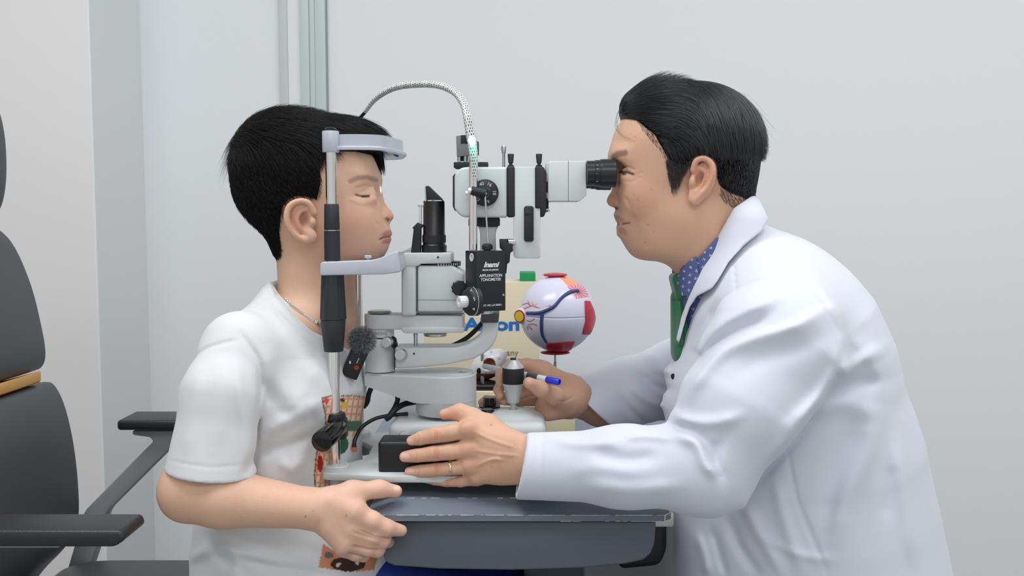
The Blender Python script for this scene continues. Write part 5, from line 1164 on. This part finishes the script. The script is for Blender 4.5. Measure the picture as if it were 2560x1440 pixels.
    K += [([(1158, 1098), (1130, 1106), (1070, 1114), (1034, 1122)], -.0022, 2.4), ([(1160, 1147), (1120, 1153), (1060, 1158), (1025, 1161)], -.0022, 2.4), ([(1165, 1186), (1120, 1191), (1080, 1193)], -.0018, 2.2),
          ([(1186, 1079), (1230, 1100), (1290, 1120)], .0011, 4), ([(1190, 1126), (1240, 1135), (1300, 1140)], .0010, 4), ([(1194, 1164), (1220, 1152), (1260, 1148)], .0012, 4), ([(1220, 1150), (1245, 1146), (1250, 1168)], .0010, 3.5),
          ([(1150, 1022), (1154, 1034)], -.0008, 2.5), ([(1300, 1090), (1304, 1120)], -.0004, 3), ([(1190, 1185), (1170, 1192), (1150, 1190)], -.0007, 3)]
    fd.disp(folds(K, -1, 1.2, .02), (-.15, 1.1, .80), (.05, 1.2, .98))
    K2 = [([(1385, 1002), (1410, 1004), (1436, 990)], -.0012, 3), ([(1384, 1012), (1412, 1012)], -.0008, 3), ([(1357, 925), (1362, 900)], -.0008, 3), ([(1345, 962), (1352, 978)], -.0006, 2.5)]
    fd.disp(folds(K2, -1, 1.42, .02), (-.05, 1.22, .88), (.12, 1.42, 1.0))
    def col(v):
        C = np.tile(np.array(lin((216, 171, 144)))[None], (len(v), 1))
        Ym = 1.30-np.abs(v[:, 1]-1.30); px, py = proj(v[:, 0], Ym, v[:, 2]); head = (v[:, 2] > 1.07)*1.
        C = blend(C, g2(px, py, 1590, 500, 46, 40)*head, (204, 144, 118), .4)
        C = blend(C, g2(px, py, 1534, 504, 20, 20)*head, (206, 138, 118), .4)
        C = blend(C, g2(px, py, 1690, 450, 14, 36)*head*.8, (140, 112, 104), .6)
        C = blend(C, g2(px, py, 1757, 430, 40, 60)*head*(Ym < 1.245), (206, 140, 112), .45)
        C = blend(C, g2(px, py, 1752, 448, 10, 18, 12)*head*(Ym < 1.24), (150, 88, 68), .5)
        C = blend(C, g2(px, py, 1590, 545, 18, 20)*head, (176, 128, 108), .4)
        lip = np.maximum(g2(px, py, 1546, 546, 22, 9, 25), g2(px, py, 1556, 577, 18, 10, 35))
        C = blend(C, np.clip(lip*1.9-.5, 0, 1)*head*(px < 1572), (184, 112, 100), .6)
        C = blend(C, np.exp(-(dpoly(px, py, [(1556, 560), (1566, 558), (1574, 557)])/2.6)**2)*head, (96, 44, 42), .85)
        C = blend(C, (g2(px, py, 1549, 558, 7, 3) > .5)*head*(np.abs(v[:, 1]-1.3) < .02), (230, 226, 220), .9)
        br = np.exp(-(dpoly(px, py, [(1535, 391), (1547, 384), (1562, 382)])/8.5)**4)*head
        C = blend(C, br, (74, 56, 52), .65)
        C = blend(C, np.exp(-(dpoly(px, py, [(1549, 430), (1565, 430), (1583, 436)])/3.2)**2)*head, (40, 28, 28), .9)
        C = blend(C, np.clip(g2(px, py, 1560, 434, 8, 5)*3-1, 0, 1)*head, (38, 26, 26), .85)
        C = blend(C, g2(px, py, 1541, 520, 7, 4)*head, (70, 34, 30), .85)
        # hands
        hd = ((v[:, 2] < 1.0) & (v[:, 1] < 1.2))*1.
        p2, q2 = proj(v[:, 0], v[:, 1], v[:, 2])
        for a, b, rx, ry in ((1026, 1105, 12, 9), (1012, 1143, 14, 12), (1024, 1177, 14, 12), (1063, 1198, 13, 6)): C = blend(C, np.clip(g2(p2, q2, a, b, rx, ry, 8)*4-1.6, 0, 1)*hd, (232, 186, 176), .85)
        for a, b in ((1178, 1068), (1180, 1120), (1186, 1164), (1092, 1086), (1090, 1132), (1092, 1174)): C = blend(C, g2(p2, q2, a, b, 16, 12)*hd, (202, 138, 112), .5)
        C = blend(C, g2(p2, q2, 1122, 1036, 24, 16)*hd, (216, 148, 128), .6)
        for a, b in ((1086, 1088), (1091, 1088), (1085, 1133), (1090, 1133), (1095, 1133), (1088, 1174), (1093, 1174), (1115, 1205), (1119, 1206), (1046, 1098), (1040, 1138), (1046, 1177)): C = blend(C, np.exp(-(dpoly(p2, q2, [(a-1, b-13), (a+2, b), (a-1, b+13)])/1.3)**2)*hd, (168, 112, 86), .45)
        for a, b, rr in ((1228, 1062, 3), (1230, 1168, 2), (1594, 500, 1.8), (1620, 562, 2), (1634, 580, 1.8), (1614, 606, 1.6), (1628, 473, 1.6), (1586, 487, 1.8), (1588, 342, 1.8)): C = blend(C, g2(p2, q2, a, b, rr, rr)*(v[:, 1] < 1.26), (150, 104, 84), .6)
        fh = ((v[:, 2] < 1.02) & (v[:, 1] > 1.24))*1.
        for a, b, rx, ry in ((1320, 955, 10, 11), (1244, 985, 8, 13), (1256, 1006, 7, 8)): C = blend(C, np.clip(g2(p2, q2, a, b, rx, ry)*2-.7, 0, 1)*fh, (222, 170, 156), .7)
        return C
    o, v, qd = sculpt('body', fd, .0013, SKIN, doc, col, 1)
    # wedding ring
    bm = B(); c = V(1128, 1170, 1.1635); ax = (V(1110, 1172, 1.164)-V(1145, 1169, 1.163)).normalized(); rr = 20.2*q
    lathe(bm, [(-.0017, rr), (-.0014, rr+.0009), (0, rr+.0013), (.0014, rr+.0009), (.0017, rr), (-.0017, rr)], c, ax, 40)
    obj('wedding_ring', bm, mat('gold', (222, 200, 150), .22, metal=1), doc)
    return fd, v, qd
docF, dv, dq = doc_body()
def doc_hair():
    fd = Field(); m, n, r = df.m, df.n, df.r
    fd.add(ell(m(1716, 362), r(174, 134, 150)), 0)
    fd.add(ell(m(1640, 300), r(82, 100, 74), rY(12)), .02)
    fd.add(ell(m(1604, 266), r(50, 74, 42), rY(10)), .015)
    fd.add(ell(m(1760, 330), r(128, 118, 112)), .02)
    fd.add(ell(m(1818, 420), r(66, 110, 90)), .02)
    fd.add(cone2(m(1822, 430), m(1846, 488), *r(58, 34), *r(98, 74), (0, 1, 0)), .02)
    keep = [(1545, 288), (1552, 292), (1592, 302), (1622, 342), (1650, 372), (1664, 402), (1670, 440), (1680, 480), (1690, 462), (1704, 436), (1722, 410), (1738, 392), (1760, 386), (1782, 396), (1790, 415), (1790, 445), (1795, 480), (1812, 503), (1838, 518), (1860, 512), (1900, 480), (2000, 450), (2000, 100), (1450, 100), (1450, 290)]
    def cutf(P, c):
        Ym = 1.30-np.abs(P[1]-1.30); px, py = proj(P[0], Ym, P[2]); i = inpoly(px, py, keep); d = dpoly(px, py, keep+keep[:1])*df.s
        return np.clip(np.where(i, -d, d)*.9+.004, 0, .06).astype(f4)
    fd.disp(cutf)
    v, q = obj_hair('hair', fd, doc, .0016); N = vnormals(v, q); ok = docF.inside(v.astype(f4)) > .0003
    idx = RNG.choice(np.flatnonzero(ok), 30000); R_, Nn = v[idx], N[idx]; crown = m(1790, 240, -70)
    cen = m(1716, 372)
    def comb(P):
        c = nrm(P-cen[None]); fr = sstep(.262, .200, P[:, 0])[:, None]; low = sstep(1.27, 1.22, P[:, 2])[:, None]
        d = fr*np.array((.85, -.15, -.30))+(1-fr)*np.array((.22, -.42, -1.)); d = d*(1-low)+low*np.array((.25, 0, -1.))
        return nrm(d-c*(d*c).sum(1)[:, None]*.92)
    top = sstep(1.235, 1.29, R_[:, 2]); px, py = proj(R_[:, 0], 1.30-np.abs(R_[:, 1]-1.30), R_[:, 2]); hl = dpoly(px, py, keep[1:19])
    L = (.007+.034*top)*RNG.uniform(.6, 1.3, len(idx))*np.where(px < 1700, 1, np.clip(hl/30, .45, 1)); lift = (.03+.06*top*RNG.random(len(idx)))*np.where(px < 1760, .3, 1)
    P = grow(R_-Nn*.001, Nn, comb, L, lift, 6, .10, field=fd, keep=.0006)
    vs, fs = strand_mesh(P, RNG.uniform(.00018, .00032, len(idx)))
    i2 = RNG.choice(np.flatnonzero(ok & (v[:, 2] > 1.28)), 260); P2 = grow(v[i2], N[i2], comb, RNG.uniform(.03, .055, 260), RNG.uniform(.1, .5, 260), 9, .18, grav=.10)
    v2, f2 = strand_mesh(P2, np.full(260, .00018))
    # loose forelock strands over the brow
    W = []
    for k in range(7):
        a = RNG.normal(0, 3, (5, 2)); pts = [(1560+a[0, 0], 262), (1542+a[1, 0], 290+a[1, 1]), (1541+a[2, 0], 318), (1556+a[3, 0], 338+a[3, 1]), (1590+2*a[4, 0], 354+a[4, 1])]
        sp = smooth_path([n(x, y, 20+18*j+k) for j, (x, y) in enumerate(pts)], 3); W.append(np.array(sp))
    v3, f3 = strand_mesh(np.array(W), np.full(7, .0002)); sb = [(1664, 395), (1672, 440), (1680, 482), (1690, 478), (1706, 440), (1722, 410), (1736, 394)]
    v4, f4_ = edge_hair(df, docF, dv, dq, keep, 7000, .0055, (.45, 0, -.8), (1590, 1900), (292, 530), [(1716, 400), (1745, 380), (1800, 400), (1800, 480), (1760, 520), (1716, 520)], 3)
    pxb, pyb = proj(dv[:, 0], 1.30-np.abs(dv[:, 1]-1.30), dv[:, 2]); kb = np.flatnonzero(inpoly(pxb, pyb, sb) & (dv[:, 2] > 1.1)); kb = RNG.choice(kb, 3600, p=np.clip(500-pyb[kb], 5, 100)/np.sum(np.clip(500-pyb[kb], 5, 100)))
    P5 = grow(dv[kb], vnormals(dv, dq)[kb], lambda p: np.tile((.06, 0, -1.), (len(p), 1)), RNG.uniform(.005, .011, 3600), np.full(3600, .25), 4, .12, field=docF, keep=.0004); v5, f5 = strand_mesh(P5, np.full(3600, .00016))
    n6 = 90; R6 = np.array([n(1800+RNG.uniform(-30, 60), 235+RNG.uniform(-5, 40), RNG.uniform(-40, 70)) for _ in range(n6)]); P6 = grow(R6, np.tile((.3, -.1, 1.), (n6, 1)), lambda p: np.tile((.8, 0, -.45), (len(p), 1)), RNG.uniform(.03, .07, n6), np.full(n6, .5), 10, .15, grav=.22, field=docF, keep=.006); v6, f6 = strand_mesh(P6, np.full(n6, .00018))
    hair_join(doc, v, q, [(vs, fs), (v2, f2), (v3, f3), (v4, f4_), (v5, f5), (v6, f6)], HAIR2)
doc_hair()
COAT = mat('white_coat_cloth', (216, 219, 230), .8, spec=.2, bump=.05, bscale=1500, sheen=.2)
def patch(base, off, th, poly, soft=.001):
    """sheet lying on a field, cut to an outline given in pixels on the camera side and mirrored"""
    def f(P):
        px, py = proj(P[0], 1.30-np.abs(P[1]-1.30), P[2]); i = inpoly(px, py, poly); e = dpoly(px, py, poly+poly[:1])*(1.15/F); e = np.where(i, -e, e)
        b = np.abs(base(P)-off)-th
        return -smin(-b, -e, .002)
    return f
def doc_coat():
    fd = Field(); m, n, r = df.m, df.n, df.r; A = fd.add
    T = [(1905, 740, 165, .135), (1935, 820, 222, .175), (1952, 900, 250, .185), (1950, 1000, 282, .190), (1985, 1150, 296, .195), (2002, 1300, 312, .205), (2015, 1440, 328, .215), (2020, 1700, 330, .22)]
    for (x, y, w_, t), (x2, y2, w2, t2) in zip(T, T[1:]): A(cone2(m(x, y), m(x2, y2), *r(w_, w2), t, t2, (0, 1, 0)), .02)
    A(cone2(m(1838, 590), m(1880, 700), *r(62, 110), .070, .095, (0, 1, 0)), .03)
    A(cone(m(1905, 770, 60), Q(1950, 850, 1.125), .070, .078), .04)
    A(cone(m(1905, 770, -60), Q(1930, 850, 1.475), .070, .078), .04)
    Sf = Field()
    Sf.add(cone(Q(1930, 875, 1.115), Q(1850, 1020, 1.085), .086, .070), 0)
    Sf.add(cone(Q(1850, 1020, 1.085), Q(1768, 1166, 1.072), .070, .053), .02)
    Sf.add(cone(Q(1762, 1168, 1.072), Q(1560, 1166, 1.085), .053, .0440), .03)
    Sf.add(cone(Q(1560, 1166, 1.085), Q(1290, 1165, 1.140), .0440, .0415), .03)
    a, b = Q(1318, 1080, 1.14), Q(1286, 1250, 1.14); ax = np.array((-(b-a)[2], 0, (b-a)[0])); ax = ax*np.sign(ax[0])
    Sf.cut(half(a*.5+b*.5, -ax), .003)
    Sf.sub(cone(Q(1345, 1165, 1.133), Q(1250, 1164, 1.148), .033, .0345), .002)
    A(subf(Sf), .007)
    G = Field()
    G.add(cone(Q(1910, 880, 1.485), Q(1705, 945, 1.495), .082, .064), 0)
    G.add(cone(Q(1700, 950, 1.495), Q(1570, 980, 1.455), .060, .050), .03)
    G.add(cone(Q(1570, 980, 1.455), Q(1450, 1030, 1.400), .050, .050), .03)
    a, b = Q(1432, 965, 1.42), Q(1548, 1078, 1.42); ax = np.array((-(b-a)[2], .0, (b-a)[0])); ax = ax/np.linalg.norm(ax)*(-1 if ax[0] > 0 else 1)
    G.cut(half(a, ax), .003)
    G.sub(cone(Q(1500, 1020, 1.425), Q(1420, 1050, 1.39), .036, .040), .002)
    A(subf(G), .012)
    # front opening in a V down to the button, and the neck hole
    fd.sub(cone2(m(1700, 500), m(1818, 706), *r(120, 92), .06, .055, (0, 1, 0)), .006)
    vx = Field(); vx.add(ell(m(1645, 745), (.058, .050, .082), rY(14)), 0)
    fd.sub(subf(vx), .006)
    L = [([(1872, 742), (1935, 722), (2000, 716), (2050, 738), (2080, 800), (2098, 860)], -.0017, 6),
         ([(1952, 738), (1880, 770), (1800, 812), (1745, 862), (1730, 880)], .008, 20), ([(1930, 790), (1850, 820), (1780, 865), (1730, 930)], -.006, 17),
         ([(2062, 772), (1980, 815), (1880, 845), (1800, 880), (1740, 950), (1712, 1010)], .009, 24, .45),
         ([(2080, 830), (2000, 870), (1900, 900), (1830, 950)], -.003, 24), ([(2098, 860), (2092, 930), (2030, 1010), (1950, 1090)], .006, 20),
         ([(1680, 1030), (1720, 1052), (1790, 1056), (1850, 1040)], .006, 16), ([(1668, 1062), (1722, 1072), (1760, 1100), (1782, 1150)], -.006, 13),
         ([(1690, 1090), (1740, 1108), (1762, 1160), (1800, 1195)], .007, 15), ([(1800, 1090), (1790, 1150), (1810, 1215)], -.006, 14),
         ([(1560, 1092), (1620, 1088), (1680, 1096)], .004, 12), ([(1480, 1128), (1560, 1150), (1650, 1140)], -.005, 20), ([(1380, 1100), (1470, 1110), (1560, 1105)], .003, 14),
         ([(1470, 1210), (1580, 1226), (1700, 1215)], .004, 20), ([(1355, 1085), (1352, 1170), (1356, 1250)], -.0011, 4),
         ([(2090, 940), (2150, 905), (2210, 870)], .006, 20), ([(2070, 985), (2140, 960), (2210, 950)], -.006, 20), ([(2030, 1040), (2110, 1010), (2200, 1040)], .004, 25),
         ([(1970, 1130), (1990, 1240), (2030, 1340), (2070, 1440)], -.003, 6), ([(1940, 1200), (1960, 1300), (2010, 1440)], .005, 18),
         ([(2190, 1010), (2170, 1130), (2110, 1250), (2090, 1380)], .006, 28), ([(2140, 1040), (2090, 1180), (2060, 1320)], -.005, 28),
         ([(1860, 1260), (1900, 1340), (1960, 1440)], .006, 16), ([(1820, 1290), (1850, 1370), (1900, 1440)], -.006, 14), ([(1740, 1330), (1760, 1390), (1770, 1440)], .005, 12), ([(1780, 1320), (1815, 1440)], -.004, 10),
         ([(1900, 1340), (1990, 1385), (2080, 1400)], .004, 12), ([(2240, 1100), (2260, 1250), (2280, 1400)], .004, 18), ([(2225, 1160), (2215, 1300)], -.003, 16),
         ([(1832, 640), (1838, 700), (1842, 738)], -.0012, 3), ([(1760, 760), (1730, 820), (1700, 880), (1690, 960)], .005, 12), ([(1790, 760), (1760, 830), (1720, 900)], -.006, 12),
         ([(1990, 640), (2060, 720), (2120, 820)], .003, 22), ([(2130, 840), (2180, 900), (2200, 980)], .003, 18), ([(1600, 1180), (1500, 1170), (1420, 1180)], .002, 18)]
    L = [(a, q_*1.1, w_, *z_) for a, q_, w_, *z_ in L]+[([(2106, 880), (2086, 960), (2012, 1072), (1935, 1160), (1895, 1205)], -.005, 12), ([(2075, 960), (2000, 1060), (1915, 1150)], .004, 14)]
    fd.disp(folds(L, -1, 1.25, .06))
    L2 = [([(1610, 880), (1640, 920), (1680, 930)], .006, 14), ([(1590, 930), (1640, 965), (1680, 975)], -.006, 10), ([(1570, 960), (1620, 1000), (1660, 1020)], .006, 12), ([(1540, 985), (1580, 1030), (1620, 1060)], -.004, 9)]
    fd.disp(folds(L2, -1, 1.75, .2))
    o, v, q = sculpt('lab_coat', fd, .0027, COAT, doc, None, 1)
    base = fd.ev
    bm = B(); c = surf(fd, 1684, 941); lathe(bm, [(-.001, .0042), (.0012, .0042), (.0018, .003), (.0018, 0)], c, (-.75, -.66, 0), 20); obj('snap_button', bm, BLACK, doc)
    # turned-down collar and lapel, one flap on each side
    fl = Field(); poly = [(1884, 486), (1900, 500), (1922, 548), (1905, 578), (1862, 612), (1822, 656), (1796, 700), (1780, 722), (1742, 742), (1724, 770), (1714, 800), (1698, 858), (1690, 850), (1700, 800), (1722, 742), (1742, 700), (1770, 640), (1800, 580), (1834, 520)]
    k = Field()
    k.add(cone2(m(1842, 560), m(1800, 730), *r(70, 82), .073, .082, (0, 1, 0)), 0); k.add(cone2(m(1800, 730), m(1760, 840), *r(82, 60), .082, .08, (0, 1, 0)), .02)
    bb = lambda P: smin(base(P), k.ev(P), .02)
    fl.ops.append(('u', patch(bb, .004, .0022, poly), np.array((.18, 1.16, .98)), np.array((.40, 1.44, 1.25)), 0))
    sculpt('coat_collar', fl, .0017, COAT, doc, None, 4, bits=60)
    return fd
coatF = doc_coat()
def doc_shirt():
    m, n, r = df.m, df.n, df.r
    sh = mat('blue_patterned_cloth', attr=True, rough=.8, spec=.2)
    fd = Field(); fd.add(cone2(m(1760, 560), m(1808, 720), *r(112, 104), .063, .064, (0, 1, 0)), 0)
    fd.add(cone2(m(1808, 720), m(1830, 900), *r(104, 120), .064, .09, (0, 1, 0)), .02)
    a, b = m(1852, 500), m(1692, 676); ax = b-a; nn = np.array((ax[2], 0, -ax[0])); nn = nn if nn[2] > 0 else -nn
    fd.cut(half(a, nn), .003); fd.sub(cone2(m(1740, 560), m(1800, 700), *r(104, 96), .059, .059, (0, 1, 0)), .001)
    def col(v):
        px, py = proj(v[:, 0], v[:, 1], v[:, 2]); C = np.tile(np.array(lin((92, 102, 150)))[None], (len(v), 1))
        a = math.radians(-32); u = px*math.cos(a)-py*math.sin(a); w_ = px*math.sin(a)+py*math.cos(a)
        row = np.floor(w_/17); du = (u+row*8.5) % 17-8.5; dw = w_ % 17-8.5
        x = ((np.abs(du-dw) < 1.1) | (np.abs(du+dw) < 1.1)) & (np.maximum(np.abs(du), np.abs(dw)) < 3.2)
        return blend(C, x*1., (206, 212, 232), .85)
    sculpt('shirt', fd, .0011, sh, doc, col, 1, lo=(.15, 1.1, 1.0))
    cf = Field(); poly = [(1704, 664), (1690, 700), (1688, 722), (1700, 740), (1722, 752), (1750, 700), (1740, 640)]
    cf.ops.append(('u', patch(lambda P: fd.ev(P), .002, .0016, poly), np.array((.2, 1.2, 1.05)), np.array((.32, 1.4, 1.22)), 0))
    sculpt('shirt_collar', cf, .0012, sh, doc, col, 1, bits=60)
    # tie
    t = Field(); t.add(rbox(m(1700, 716), (.011, .020, .020), .007, rY(-14)), 0); t.add(cone2(m(1694, 735), m(1694, 850), .0045, .006, .015, .032, (0, 1, 0)), .004); t.add(cone2(m(1704, 745), m(1712, 880), .016, .02, .014, .03, (0, 1, 0)), .004)
    t.disp(folds([([(1680, 752), (1710, 752)], -.0012, 2.5)], -1, 1.5, .1))
    sculpt('necktie', t, .0016, mat('green_satin', (18, 104, 62), .45, sheen=.3), doc, None, 1)
doc_shirt()
NAVY = mat('navy_trouser_cloth', (26, 30, 44), .8)
trousers('trousers', [((.42, 1.20, .50), (.10, 1.12, .50), .085, .060), ((.10, 1.12, .50), (.14, 1.12, .06), .055, .045), ((.42, 1.40, .50), (.10, 1.46, .50), .085, .060), ((.10, 1.46, .50), (.14, 1.46, .06), .055, .045), ((.44, 1.22, .50), (.44, 1.38, .50), .1, .1)], NAVY, doc)
